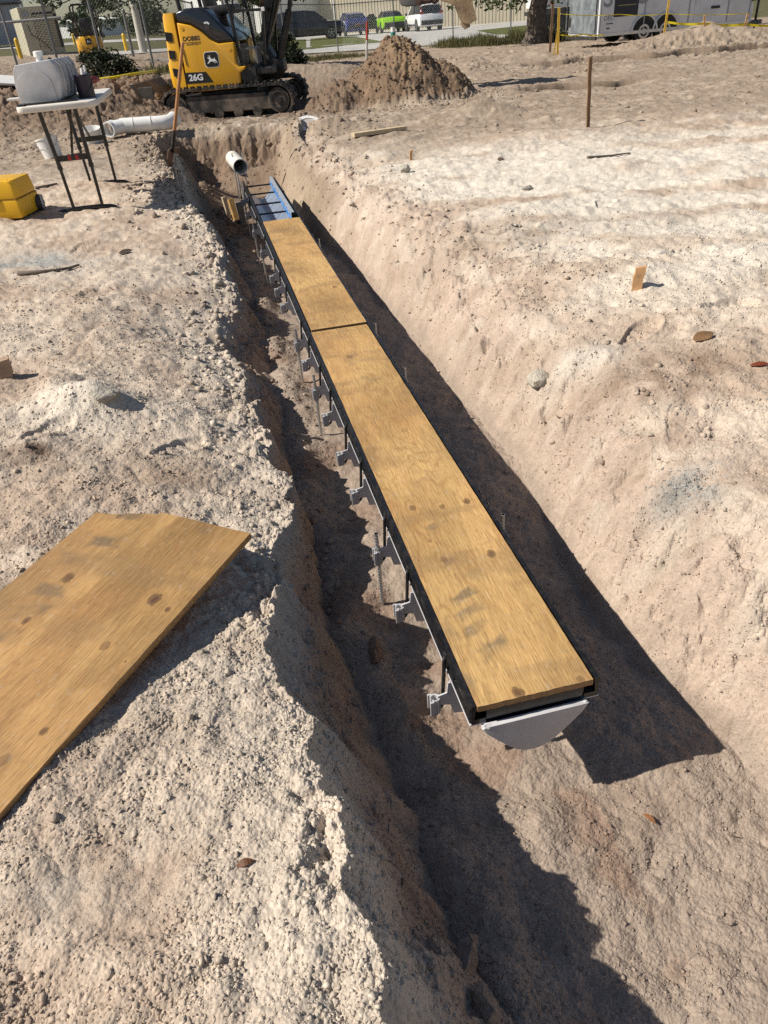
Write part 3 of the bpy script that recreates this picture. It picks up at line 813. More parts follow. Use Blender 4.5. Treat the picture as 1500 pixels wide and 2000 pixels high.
def plywood(name, W, L, T, seed, knots, stains, tone, cut=None, res=.0022, warp=0.0):
    """sheet lying with its top at z = 0, u across x (-W/2..W/2), v along y (0..L)"""
    nu, nv = int(W / res) + 1, int(L / res / 1.25) + 1
    u = np.linspace(-W / 2, W / 2, nu); v = np.linspace(0, L, nv)
    U, V = np.meshgrid(u, v)
    ragged = fbm(U * 3, V * 0 + seed, 8, 3, seed + 61) * .0016
    V2 = V + ragged * (V == 0) - ragged * (V == L)
    if cut is not None: V2 = V2 * (cut(U) / L)
    U2 = U + (np.abs(U) == W / 2) * fbm(V, V * 0 + 3, 12, 3, seed + 63) * .0010
    Z = warp * (np.sin(V2 / L * 3.1) - .5) + fbm(U, V2, 3, 2, seed + 65) * .0006
    col = ply_colour(U2.ravel(), V2.ravel(), L, W, seed, knots, stains, tone)
    co = [np.stack([U2.ravel(), V2.ravel(), Z.ravel()], 1)]
    idx = np.arange(nu * nv).reshape(nv, nu)
    q = np.stack([idx[:-1, :-1], idx[:-1, 1:], idx[1:, 1:], idx[1:, :-1]], -1).reshape(-1, 4)
    ring = np.concatenate([idx[0, :], idx[1:, -1], idx[-1, -2::-1], idx[-2:0:-1, 0]])
    top = np.concatenate(co)[ring]
    n0 = nu * nv; n = len(ring)
    rt = top.copy(); rb = top.copy(); rb[:, 2] -= T
    k = np.arange(n); k1 = (k + 1) % n
    side = np.stack([n0 + k, n0 + n + k, n0 + n + k1, n0 + k1], 1)
    co = np.concatenate([co[0], rt, rb]).astype(np.float32)
    me = bpy.data.meshes.new(name)
    faces = np.concatenate([q, side]).astype(np.int32)
    me.vertices.add(len(co)); me.vertices.foreach_set('co', co.ravel())
    nl = faces.size
    me.loops.add(nl + n); me.loops.foreach_set('vertex_index', np.concatenate([faces.ravel(), (n0 + n + np.arange(n)[::-1])]).astype(np.int32))
    me.polygons.add(len(faces) + 1)
    me.polygons.foreach_set('loop_start', np.concatenate([np.arange(0, nl, 4), [nl]]).astype(np.int32))
    mi = np.zeros(len(faces) + 1, np.int32); mi[len(q):] = 1
    me.polygons.foreach_set('material_index', mi)
    me.update()
    at = me.attributes.new('wood', 'FLOAT_COLOR', 'POINT')
    full = np.ones((len(co), 4), np.float32); full[:n0, :3] = col; full[n0:n0 + 2 * n, :3] = .3
    at.data.foreach_set('color', full.ravel())
    for m in PLY: me.materials.append(m)
    o = bpy.data.objects.new(name, me); C.objects.link(o)
    return o

def knots_px(o_loc, rotz, pts, z):
    out = []
    for px, py, r, d in pts:
        w = on_z(px, py, z) - Vector(o_loc); c, s = math.cos(-rotz), math.sin(-rotz)
        out.append((w.x * c - w.y * s, w.x * s + w.y * c, r, d))
    return out
TONE = ((.33, .20, .078), (.60, .385, .158))
PZ = ZT + .002
pl0 = Vector(D0) + Matrix.Rotation(DAZ, 3, 'Z') @ Vector((-.002, -.003, .002))
kn = knots_px(pl0, DAZ, [(790, 840, .010, .25), (805, 992, .010, .7), (864, 990, .008, .7), (912, 979, .010, .85), (960, 1082, .011, 1), (866, 1092, .009, .7), (683, 697, .012, .6), (1012, 1352, .011, .95), (1134, 1327, .008, .7), (840, 1057, .005, .6), (700, 720, .009, .3)], PZ)
st = []
for (px, py, a_, b_, an, am) in ((905, 1165, .050, .020, .5, .75), (915, 1195, .055, .022, .4, .6), (930, 1225, .05, .02, .4, .75), (965, 1265, .055, .028, .4, .9), (880, 1095, .05, .018, .5, .5), (850, 1025, .055, .018, .5, .5), (830, 935, .06, .03, .4, .35),
                             (690, 700, .07, .10, .3, .35), (650, 660, .09, .05, .2, .4), (705, 745, .10, .06, .4, .3), (900, 1330, .04, .06, .1, .4), (870, 1230, .03, .05, .2, .4), (925, 1120, .03, .02, .6, .5)):
    q = knots_px(pl0, DAZ, [(px, py, 0, 0)], PZ)[0]; st.append((q[0], q[1], a_, b_, an, am))
rngs = random.Random(3)
ply1 = plywood('plywood_sheet', .279, 2.44, .018, 201, kn, st, TONE)
ply1.location = pl0; ply1.rotation_euler = (0, 0, DAZ)
tag(ply1, 'near plywood strip covering the open end of the drain, with dark knots and boot smudges', 'plywood sheet', 'plywood strips over the drain')
ply2 = plywood('plywood_sheet', .277, 2.42, .018, 227, [(.03, 1.62, .006, .5), (-.06, .5, .006, .4), (.09, .62, .012, .7), (.05, .12, .005, .6)], [(0, .4, .12, .02, .1, .3), (0, .08, .13, .05, .1, .25)], TONE)
ply2.location = Vector(D0) + Matrix.Rotation(DAZ, 3, 'Z') @ Vector((.002, 2.450, .009)); ply2.rotation_euler = (0, 0, DAZ)
tag(ply2, 'far plywood strip on the drain, between the near strip and the bare channel', 'plywood sheet', 'plywood strips over the drain')

# loose board on the left bank
kb = knots_px(org, bang, [(133, 1126, .013, 1), (300, 1164, .014, 1), (325, 1183, .006, .9), (50, 1211, .008, .9), (203, 1255, .010, .55), (83, 1421, .007, .9), (5, 1480, .01, .6), (232, 1007, .007, .7), (242, 1285, .003, .8)], BZ)
sb = []
for (px, py, a_, b_, an, am) in ((200, 1055, .05, .03, .3, .9), (150, 1090, .06, .03, .2, .8), (95, 1150, .06, .03, .2, .75), (60, 1195, .06, .04, .2, .6), (10, 1240, .05, .03, .2, .6), (245, 1005, .05, .03, .4, .7), (400, 1030, .02, .02, 0, .4)):
    q = knots_px(org, bang, [(px, py, 0, 0)], BZ)[0]; sb.append((q[0], q[1], a_, b_, an, am))
def bcut(U):                                       # the far edge is cut out of square on the left corner
    s = (BW / 2 - U) / BW                          # 0 right .. 1 left
    return BL + .012 * s - .055 * sstep(.60, 1.0, s) - .012 * (s > .62)
board = plywood('plywood_board', BW, BL, .019, 251, kb, sb, ((.225, .130, .050), (.455, .275, .110)), cut=bcut)
board.location = org; board.rotation_euler = (math.radians(-.3), BTILT, bang)
tag(board, 'loose wide plywood board lying on the left sand bank, its edge overhanging the trench side', 'plywood board')

# ------------------------------------------------------------------ lettering
def text_mesh(txt, size, extrude=.001, align='CENTER', bold=0.0, sx=1.0):
    cu = bpy.data.curves.new('lettering', 'FONT'); cu.body = txt; cu.size = size; cu.extrude = extrude
    cu.align_x = align; cu.align_y = 'CENTER'; cu.offset = bold; cu.resolution_u = 3
    o = bpy.data.objects.new('lettering', cu); C.objects.link(o)
    bpy.context.view_layer.update()
    me = bpy.data.meshes.new_from_object(o.evaluated_get(bpy.context.evaluated_depsgraph_get()))
    bpy.data.objects.remove(o); bpy.data.curves.remove(cu)
    for v in me.vertices: v.co.x *= sx
    return me
def lettering(name, txt, size, m, parent, loc, rot, bold=0.0, sx=1.0, align='CENTER'):
    me = text_mesh(txt, size, bold=bold, sx=sx, align=align); me.name = name; me.materials.clear(); me.materials.append(m)
    o = bpy.data.objects.new(name, me); C.objects.link(o); o.parent = parent; o.location = loc; o.rotation_euler = rot
    return o
FRONT = (math.radians(90), 0, 0)                     # faces -y

# ------------------------------------------------------------------ folding table and what stands on it
tf1, tf2, tf3, tf4 = on_z(120, 415, -.02), on_z(232, 405, -.02), on_z(148, 367, -.02), on_z(245, 357, -.02)
tw = ((tf2 - tf1) + (tf4 - tf3)); tw.z = 0; tw.normalize()
_lm = (tf3 + tf4 - tf1 - tf2); _aw = math.atan2(tw.y, tw.x); _al = math.atan2(_lm.y, _lm.x) - math.pi / 2
_a = .3 * _aw + .7 * _al; tw = Vector((math.cos(_a), math.sin(_a), 0))
tl = Vector((-tw.y, tw.x, 0))
tmid = (tf1 + tf2 + tf3 + tf4) / 4
tsep = ((tf3 + tf4) / 2 - (tf1 + tf2) / 2).dot(tl)
trot = math.atan2(tw.y, tw.x)
TH = .775
M_tabletop = mat('table_plastic', (.72, .69, .63), .5, var=.06, dirt=SAND, dirt_amt=.45, dscale=6)
tz = min(gz(tmid.x, tmid.y), tf1.z) - .01
table = thing('folding_table', 'white plastic folding table with black legs, loaded with drain parts on the left bank', 'folding table', (tmid.x, tmid.y, tz), trot)
TW, TL = .58, 1.22
mb = MB()
def rr_poly(w, l, r, n=5):
    pts = []
    for cx, cy, a0 in ((w / 2 - r, l / 2 - r, 0), (-w / 2 + r, l / 2 - r, 90), (-w / 2 + r, -l / 2 + r, 180), (w / 2 - r, -l / 2 + r, 270)):
        for k in range(n + 1):
            a = math.radians(a0 + 90 * k / n); pts.append((cx + r * math.cos(a), cy + r * math.sin(a)))
    return pts
mb.prism([(x - .01, y) for x, y in rr_poly(TW, TL, .06)], 'z', TH - .045, TH, bevel=.012)
mb.build('tabletop', M_tabletop, table, smooth=True, angle=40)
for s in (-1, 1):
    yb = s * tsep / 2
    mb = MB()                                       # foot bar, arched, lifted ends
    mb.tube([(-.235, yb, .012), (-.20, yb, .022), (-.1, yb, .030), (.1, yb, .030), (.20, yb, .022), (.235, yb, .012)], [.010, .015, .017, .017, .015, .010], 10)
    foot = mb.build('foot_bar', M_black, table, smooth=True)
    for sx in (-1, 1):
        mb = MB()
        lx = sx * .112 + .012; lt = sx * .130 - .012
        mb.cyl((lx, yb, .03), (lx * .6 + lt * .4, yb, .36), .0125, seg=12)
        mb.cyl((lx * .64 + lt * .36, yb, .33), (lt, yb + s * .03, TH - .04), .0165, seg=12)
        mb.cyl((lx * .64 + lt * .36, yb, .325), (lx * .62 + lt * .38, yb, .35), .020, seg=12)
        mb.build('leg', M_black, table, smooth=True, angle=50)
    mb = MB(); mb.box((.002, yb, .40), (.235, .012, .042), bevel=.004)
    cb = mb.build('leg_brace', M_black, table)
    if s < 0:
        m_mark = mat('red_marking', (.55, .03, .02), .5)
        for x in (-.022, .034):
            mb = MB(); mb.prism([(x - .013, .384), (x + .013, .384), (x + .013, .391), (x - .004, .391), (x - .004, .3965), (x + .011, .3965), (x + .011, .4035), (x - .004, .4035), (x - .004, .409), (x + .013, .409), (x + .013, .416), (x - .013, .416)], 'y', yb - .0082, yb - .0062); mb.build('red_marking', m_mark, cb)
    mb = MB(); mb.bar((0, yb - s * .02, .42), (0, s * .02, TH - .05), .018, .008); mb.build('folding_strut', M_black, table)
def tpt(x, y, z=0): return Vector((tmid.x, tmid.y, tz)) + tw * x + tl * y + Vector((0, 0, z))

# upturned channel section
cs = thing('channel_section', 'short grey drain channel section turned upside down on the folding table', 'drain section', tpt(-.10, -.30, TH + .012), trot - .10)
def arch(w, h, n=14, flat=.42):
    pts = [(w / 2, 0), (w / 2 * .98, h * flat)]
    for k in range(1, n):
        a = math.pi * k / n; pts.append((w / 2 * .98 * math.cos(a), h * flat + h * (1 - flat) * math.sin(a) ** .8))
    pts += [(-w / 2 * .98, h * flat), (-w / 2, 0)]
    return pts
mb = MB(); mb.prism([(x - .02, z) for x, z in arch(.270, .205)], 'y', -.182, -.175, bevel=.001); mb.build('end_plate', M_grey, cs, smooth=True, angle=35)
BODY = [(-.165, .0), (-.165, .13), (-.150, .21), (-.125, .245), (.135, .262), (.165, .225), (.172, .12), (.150, .02), (.130, 0)]
mb = MB(); mb.prism(BODY, 'y', -.172, .36, bevel=.003); mb.build('channel', M_grey, cs, smooth=True, angle=35)
for k in range(5):
    mb = MB(); y = -.10 + k * .10
    mb.prism([(.120, .02), (.120, .25), (.150, .268), (.186, .225), (.192, .10), (.170, .02)], 'y', y - .006, y + .006, bevel=.001)
    mb.build('rib', M_grey, cs)
for s, x in ((-1, -.15), (1, .13)):
    mb = MB(); mb.box((x, .09, -.006), (.05, .52, .010), bevel=.002); mb.build('rail', M_black, cs)
bs = thing('rail_strip', 'flat black rail strip lying under the upturned channel at the table edge', 'rail strip', tpt(-.07, -.545, TH + .001), trot + .05)
mb = MB(); mb.box((0, .03, .006), (.42, .045, .011), bevel=.003); mb.box((-.19, -.01, .006), (.05, .05, .0108), bevel=.003); mb.build('strip', M_black, bs)

M_purple = mat('dark_purple_plastic', (.028, .018, .035), .4, var=.2)
M_red = mat('red_plastic', (.24, .018, .022), .4, dirt=SAND, dirt_amt=.15)
CS_ = .8
cn = thing('paint_can', 'dark purple can with a wire handle on the right side of the table', 'can', tpt(.19, -.30, TH), trot)
mb = MB(); mb.cyl((0, 0, 0), (0, 0, .15), .062, .064, 22); mb.cyl((0, 0, .15), (0, 0, .157), .066, .064, 22); mb.cyl((0, 0, -.0005), (0, 0, .006), .065, seg=22)
mb.build('can_body', M_purple, cn, smooth=True, angle=40)
mb = MB(); mb.tube([(-.066, 0, .12), (-.085, -.03, .05), (-.06, -.07, .01), (0, -.085, .02), (.05, -.06, .06), (.066, 0, .12)], .003, 6); mb.build('wire_handle', M_darkmetal, cn)
mb = MB(); mb.cyl((.01, .0, .157), (.01, 0, .20), .018, .012, 12); mb.cyl((.03, .02, .157), (.03, .02, .215), .008, seg=8); mb.build('brush_head', M_white, cn)
dr = thing('cordless_drill', 'red and black cordless drill lying at the right rear edge of the table', 'drill', tpt(.19, -.06, TH), trot + .9)
mb = MB(); mb.cyl((-.09, 0, .10), (.07, 0, .10), .030, .028, 14); mb.cyl((.07, 0, .10), (.12, 0, .10), .024, .012, 14); mb.build('drill_body', M_red, dr, smooth=True, angle=40)
mb = MB(); mb.bar((-.04, 0, .09), (-.055, 0, .025), .035, .045, bevel=.008); mb.build('grip', M_blackplastic, dr)
mb = MB(); mb.box((-.05, 0, .02), (.10, .06, .04), bevel=.008); mb.build('battery', M_blackplastic, dr)
rc = thing('red_jug', 'dark red container with a blue strap behind the left side of the grey channel', 'container', tpt(-.30, .10, TH), trot)
mb = MB(); mb.cyl((0, 0, 0), (0, 0, .15), .05, .05, 18); mb.cyl((0, 0, .15), (0, 0, .19), .05, .025, 18); mb.build('jug_body', M_red, rc, smooth=True, angle=40)
mb = MB(); mb.cyl((0, 0, .06), (0, 0, .075), .0515, seg=18); mb.build('strap', mat('blue_strap', (.03, .08, .3), .6), rc)
wp = thing('plastic_offcut', 'flat white plastic board sticking out past the left edge of the table', 'board', tpt(-.33, .15, TH + .010), trot)
mb = MB(); mb.box((0, 0, 0), (.34, .10, .016), bevel=.004); mb.build('board', M_white, wp)
cap = thing('plastic_jar', 'small white plastic jar standing on top of the upturned grey channel', 'jar', tpt(-.13, -.05, TH + .255), trot)
mb = MB(); mb.cyl((0, 0, 0), (0, 0, .035), .026, seg=18); mb.cyl((0, 0, .035), (0, 0, .068), .036, .036, 18); mb.cyl((0, 0, .068), (0, 0, .073), .036, .028, 18); mb.build('jar_body', M_white, cap, smooth=True, angle=40)
mb = MB(); mb.blob((.075, .02, .012), (.02, .014, .014), 1, .1); mb.build('black_plug', M_blackplastic, cap)

# ------------------------------------------------------------------ yellow case, reel, pails
p = hit(28, 425, 0)
cse = thing('tool_case', 'chunky yellow plastic case lying on the sand at the left edge', 'case', (p.x - .19, p.y + .12, gz(p.x - .19, p.y + .1) - .01), -.10)
mb = MB(); mb.box((0, 0, .066), (.62, .36, .134), bevel=.018); mb.build('case_bottom', M_yellowplastic, cse, smooth=True, angle=50)
mb = MB(); mb.box((0, 0, .203), (.618, .358, .134), bevel=.026, taper=(.94, .92)); mb.box((.262, -.13, .225), (.06, .07, .09), bevel=.02); mb.box((.262, .13, .225), (.06, .07, .09), bevel=.02); mb.build('lid', M_yellowplastic, cse, smooth=True, angle=50)
mb = MB(); mb.box((0, 0, .134), (.612, .350, .008)); mb.build('seam', mat('seam_dark', (.30, .16, .008), .7), cse)
for x in (-.15, .12):
    mb = MB(); mb.box((x, -.186, .135), (.06, .014, .07), bevel=.004); mb.build('latch', M_yellowplastic, cse)
p = hit(80, 411, 0)
rl_ = thing('saw_wheel', 'small black wheel with a grey side disc beside the yellow case', 'wheel', (p.x, p.y + .03, p.z + .058), .35)
mb = MB(); mb.cyl((-.035, 0, 0), (.010, 0, 0), .062, seg=24); mb.build('wheel_body', M_blackplastic, rl_, smooth=True, angle=40)
mb = MB(); mb.cyl((.012, 0, 0), (.030, 0, 0), .060, .054, 24); mb.build('disc', mat('disc_grey', (.4, .42, .44), .35), rl_, smooth=True, angle=40)
mb = MB(); mb.box((.0312, 0, 0), (.004, .010, .10)); mb.cyl((.03, 0, 0), (.037, 0, 0), .014, seg=12); mb.build('spoke', M_blackplastic, rl_)
def pail(px, py, r, h, label, lean):
    p = hit(px, py, 0)
    t = thing('plastic_pail', label, 'pail', (p.x, p.y, gz(p.x, p.y)), 0, 'white plastic pails')
    t.rotation_euler = lean
    mb = MB(); n = 22
    prof = [(r * .78, 0), (r, h), (r * 1.04, h), (r * 1.04, h - .015), (r * .95, h - .004), (r * .74, .01)]
    rings = [[Vector((q[0] * math.cos(2 * math.pi * k / n), q[0] * math.sin(2 * math.pi * k / n), q[1])) for k in range(n)] for q in prof]
    rings = [[Vector((0.001 * math.cos(2 * math.pi * k / n), 0.001 * math.sin(2 * math.pi * k / n), 0)) for k in range(n)]] + rings + [[Vector((0.001 * math.cos(2 * math.pi * k / n), 0.001 * math.sin(2 * math.pi * k / n), .01)) for k in range(n)]]
    mb.loft(rings, caps=False); mb.build('pail_body', M_white, t, smooth=True, angle=40)
    mb = MB(); mb.tube([(r, 0, h - .02), (r * .9, -.5 * r, h * .55), (0, -r * 1.05, h * .45), (-r * .9, -.5 * r, h * .55), (-r, 0, h - .02)], .0025, 6); mb.build('handle', M_steel, t)
pail(106, 309, .125, .21, 'round white plastic pail on the sand behind the front table leg', (math.radians(-6), math.radians(-10), 0))
pail(184, 281, .125, .17, 'white plastic pail standing under the table behind the rear leg brace', (math.radians(10), 0, 0))

# ------------------------------------------------------------------ shovel, pipes, timber
p = hit(334, 324, 0); top = at_y(357, 84, p.y - .25)
sh = thing('shovel', 'long wooden-handled shovel stuck upright in the sand at the edge of the pit', 'shovel', p)
sh.rotation_mode = 'QUATERNION'
ax = (top - p); SL = ax.length
sh.rotation_quaternion = ax.to_track_quat('Z', 'Y')
mb = MB(); mb.cyl((0, 0, .38), (0, 0, SL), .019, .018, 14); mb.blob((0, 0, SL), (.018, .018, .01), 2, 0); mb.build('handle', mat('handle_wood', (.42, .20, .08), .6, var=.2, scale=12), sh, smooth=True, angle=50)
mb = MB(); mb.cyl((0, 0, .16), (0, 0, .40), .024, .021, 14); mb.build('socket', M_darkmetal, sh, smooth=True, angle=50)
mb = MB(); rings = []
for k in range(9):
    z = .20 - k * .045; w = (.10, .105, .106, .105, .102, .095, .08, .055, .02)[k]
    rings.append([Vector((w * u, .028 * (1 - u * u) - .018 + .004 * s, z)) for s, us in ((1, (-1, -.6, -.2, .2, .6, 1)), (-1, (1, .6, .2, -.2, -.6, -1))) for u in us])
mb.loft(rings); mb.build('blade', mat('rusty_blade', (.16, .095, .065), .7, var=.3, dirt=SAND, dirt_amt=.6, dscale=12), sh, smooth=True, angle=50)

M_pvc = mat('white_pvc', (.80, .80, .78), .3, var=.04, dirt=SAND, dirt_amt=.2, dscale=6)
pc = hit(274, 262, 1)
pv = thing('pvc_fitting', 'white pipe fitting with bends at both ends on the dirt left of the shovel', 'pipe fitting', (pc.x, pc.y, pc.z + .088), 0)
e1, e2 = at_y(236, 246, pc.y - .02) - pv.location, at_y(318, 240, pc.y + .04) - pv.location
pv_u = (e2 - e1).normalized(); R = .082
mb = MB(); mb.pipe(e1 * .86, e2 * .62, R * .93, R * .84); mb.build('pipe_piece', M_pvc, pv, smooth=True, angle=40)
mb = MB()
for a, b in ((.0, .30), (.33, .72)):
    mb.pipe(e1 + (e2 - e1) * a, e1 + (e2 - e1) * b, R * 1.08, R * .9)
    mb.pipe(e1 + (e2 - e1) * (b - .01), e1 + (e2 - e1) * (b + .02), R * 1.13, R * .92)
mb.build('coupling', M_pvc, pv, smooth=True, angle=40)
mb = MB()
arc = [e2 + (e1 - e2) * .3, e2, e2 + pv_u * .07 + Vector((0, .02, .003)), e2 + pv_u * .11 + Vector((0, .075, .012)), e2 + pv_u * .12 + Vector((0, .14, .02))]
mb.tube(arc, [R * 1.05] * 3 + [R * 1.08, R * 1.12], 20); mb.build('bend', M_pvc, pv, smooth=True, angle=50)
mb = MB()
q0 = e1; q1 = e1 - pv_u * .10 + Vector((.0, -.05, -.012)); q2 = e1 - pv_u * .13 + Vector((-.0, -.13, -.02))
mb.pipe(q0 + pv_u * .06, q1 + Vector((0, -.01, 0)), R * 1.02, R * .9); mb.pipe(q1 + pv_u * .01 + Vector((0, .03, 0)), q2, R * 1.10, R * .93)
mb.build('elbow', M_pvc, pv, smooth=True, angle=40)

pe = at_y(470, 326, 7.70)
pd_ = Vector((-.30, 1.0, .05)).normalized()
ps = thing('pvc_pipe', 'open-ended white plastic pipe stub above the far left end of the drain', 'pipe', pe)
mb = MB(); mb.pipe((0, 0, 0), pd_ * .42, .070, .063, 28); mb.build('pipe_wall', mat('cream_pvc', (.72, .69, .62), .4, var=.06, dirt=SAND, dirt_amt=.4, dscale=9), ps, smooth=True, angle=40)
mb = MB(); mb.cyl(pd_ * .40, pd_ * .405, .0625, seg=24); mb.build('plug', M_blackplastic, ps)
for dx in (-.085, .012):
    w = pe + Vector((dx, .16, 0)); zb = gz(w.x, w.y) - .05
    mb = MB(); mb.cyl((dx, .16, .10), (dx, .16, zb - pe.z), .006, seg=8); mb.build('support_rod', M_steel, ps)

def stake(px, py, pt, w, th, label, m, lean=(0, 0), name='wooden_stake', yaw=.2, cat='stake', group='wooden survey stakes', deep=.1, h=None):
    p = hit(px, py, 1); tp = at_y(*pt, p.y)
    hh = h or (tp - p).length
    o_ = MB(); n_ = 8
    rings = []
    for k in range(n_ + 1):
        z = -deep + (hh + deep) * k / n_; q = .0025 * math.sin(k * 2.1 + px)
        rings.append([Vector((sx * w / 2 + q, sy * th / 2, z + (0 if k < n_ else .006 * sx))) for sx, sy in ((-1, -1), (1, -1), (1, 1), (-1, 1))])
    o_.loft(rings); ob = o_.build(name, m)
    ob.location = p
    d = (tp - p).normalized() if lean is None else Vector((lean[0], lean[1], 1)).normalized()
    ob.rotation_euler = (d.to_track_quat('Z', 'Y') @ Vector((0, 0, 1)).rotation_difference(Vector((0, 0, 1)))).to_euler()
    ob.rotation_mode = 'QUATERNION'
    ob.rotation_quaternion = Vector((0, 0, 1)).rotation_difference(d) @ Matrix.Rotation(yaw, 3, 'Z').to_quaternion()
    return tag(ob, label, cat, group)
stake(1243, 562, (1252, 521), .045, .018, 'short orange-brown wooden stake in disturbed white sand on the right bank', M_stake, None, yaw=-.2)
stake(1148, 248, (1153, 111), .034, .018, 'tall thin dark wooden stake standing on the right side of the site', M_stakedark, None)
stake(14, 737, (4, 702), .052, .04, 'stubby weathered wooden stake at the left picture edge', mat('grey_stake', (.33, .23, .16), .85, var=.25, scale=25), None, yaw=.3)
stake(802, 313, (803, 293), .022, .015, 'tiny wooden stake in the pale sand in front of the dirt mound', M_stake, None)
p1, p2 = hit(690, 271, 0), hit(792, 257, 0)
d = p2 - p1; L_ = d.length
lb = MB(); lb.box((L_ / 2, 0, .02), (L_, .09, .040), bevel=.003); o = lb.build('lumber_piece', M_lumber)
o.location = (p1.x, p1.y + .04, gz(*((p1 + p2) / 2).xy) + .006); o.rotation_euler = (0, 0, math.atan2(d.y, d.x))
tag(o, 'pale length of sawn lumber lying on the sand in front of the dirt mound', 'lumber')
# white disc by the right edge of the pit
p = hit(604, 242, 1)
t = thing('drain_cover', 'white plastic round cover, half buried in dirt near the excavator track', 'pipe cover', (p.x, p.y + .05, p.z - .015), 0)
t.rotation_euler = (math.radians(24), math.radians(10), 0)
mb = MB(); mb.pipe((0, 0, 0), (0, 0, .02), .16, .11, 28); mb.build('rim', M_white, t, smooth=True, angle=40)
mb = MB(); mb.cyl((0, 0, .002), (0, 0, .012), .111, seg=24); mb.build('centre', mat('cover_grey', (.45, .42, .38), .6), t)
# timber blocks beside the far end of the drain
for k, (px, py, pyt, w, l, label) in enumerate(((462, 432, 398, .05, .11, 'yellow-brown timber block leaning beside the far end of the drain'), (448, 428, 402, .035, .10, 'small pale timber offcut left of the yellow-brown block'), (477, 440, 402, .055, .09, 'grey weathered timber block nearest the drain rail'))):
    p = hit(px, py, 0)
    mb = MB(); mb.box((0, 0, .11), (w, l, .26), bevel=.004)
    o = mb.build('timber_block', (M_lumber, M_lumber, mat('grey_timber', (.30, .26, .22), .9, var=.25, scale=18))[k] if k else mat('yellow_timber', (.46, .29, .10), .8, var=.3, scale=18))
    o.location = (p.x, p.y + .04, gz(p.x, p.y + .04) - .03); o.rotation_euler = (math.radians(-14 + 5 * k), math.radians(-6), .3)
    tag(o, label, 'timber block', 'timber blocks by the drain')
# sticks, roots and leaves
M_stick = mat('dry_root', (.13, .10, .08), .9, var=.3, scale=30)
def stick(pts, r, label, lift=.004):
    ps_ = [hit(px, py, 1) for px, py in pts]
    ps_ = [Vector((p.x, p.y, gz(p.x, p.y) + r * .5 + lift)) for p in ps_]
    mb = MB(); n = len(ps_)
    mb.tube(ps_, [r * (1 - .55 * k / (n - 1)) for k in range(n)], 7); o = mb.build('stick', M_stick, smooth=True)
    return tag(o, label, 'stick', 'loose sticks and roots on the sand')
stick([(36, 537), (75, 535), (115, 531), (138, 526), (156, 521)], .014, 'thick curved dark root lying on the grey sand at the left')
stick([(1148, 312), (1170, 309), (1195, 306), (1230, 301)], .012, 'thin dark straight stick on the white sand of the right bank')
stick([(1420, 1632), (1432, 1635), (1446, 1638)], .002, 'short twig on the floor of the trench at lower right')
stick([(240, 368), (275, 362), (305, 358)], .012, 'grey root behind the rear table foot')
stick([(70, 370), (90, 366), (112, 361)], .014, 'brown root on the sand left of the table legs')
def leaf(px, py, l, w, ang, label, col):
    p = hit(px, py, 1); z = gz(p.x, p.y) + .006
    mb = MB(); n = 6; top_, bot_ = [], []
    for k in range(n + 1):
        t_ = k / n; ww = w / 2 * math.sin(math.pi * (.06 + .9 * t_)) ; zz = .006 * math.sin(t_ * 3)
        top_.append(Vector((l * (t_ - .5), ww, zz + .003))); bot_.append(Vector((l * (t_ - .5), -ww, zz)))
    for k in range(n): mb.face([top_[k], bot_[k], bot_[k + 1], top_[k + 1]])
    r = bmesh.ops.solidify(mb.bm, geom=mb.bm.faces[:], thickness=.0008)
    o = mb.build('fallen_leaf', mat('leaf', col, .6, var=.3)); o.location = (p.x, p.y, z); o.rotation_euler = (.1, -.1, ang)
    return tag(o, label, 'leaf', 'fallen leaves')
leaf(1483, 716, .065, .024, -.3, 'narrow rust-red dry leaf at the right edge of the sand', (.30, .075, .03))
leaf(1373, 663, .10, .06, .4, 'broad pale brown dry leaf on the right bank', (.36, .22, .11))
leaf(480, 1690, .032, .013, .2, 'small brown leaf on the near left sand bank', (.25, .115, .06))
leaf(1268, 1602, .035, .011, -1.0, 'thin orange leaf on the lit trench floor', (.36, .16, .06))
leaf(245, 494, .10, .07, .5, 'dark curled leaf on the left bank behind the grey root', (.12, .09, .07))
leaf(978, 312, .07, .05, .6, 'dry curled leaf on the white sand near the dark stake', (.22, .15, .10))
# larger single clods
def rock_bm(s, seed, n=26):
    r = random.Random(seed); mb = MB()
    for _ in range(n):
        d = Vector((r.gauss(0, 1), r.gauss(0, 1), r.gauss(0, 1))).normalized() * r.uniform(.82, 1.0)
        mb.bm.verts.new((d.x * s[0], d.y * s[1], d.z * s[2]))
    res = bmesh.ops.convex_hull(mb.bm, input=mb.bm.verts[:])
    bmesh.ops.delete(mb.bm, geom=[v for v in mb.bm.verts if not v.link_faces], context='VERTS')
    bmesh.ops.triangulate(mb.bm, faces=mb.bm.faces[:])
    for _ in range(4): bmesh.ops.subdivide_edges(mb.bm, edges=mb.bm.edges[:], cuts=1, use_grid_fill=True)
    bmesh.ops.smooth_vert(mb.bm, verts=mb.bm.verts[:], factor=.4, use_axis_x=True, use_axis_y=True, use_axis_z=True)
    co = np.array([v.co[:] for v in mb.bm.verts]); q = min(s)
    n1 = fbm(co[:, 0] + seed + co[:, 2] * .7, co[:, 1] - co[:, 2] * .6, .35 / q, 4, 140 + seed) * q * .20 + fbm(co[:, 0] + co[:, 2], co[:, 1] + seed, 90, 3, 150) * .0022
    mb.bm.normal_update()
    for v, k in zip(mb.bm.verts, n1): v.co += v.normal * float(k)
    return mb
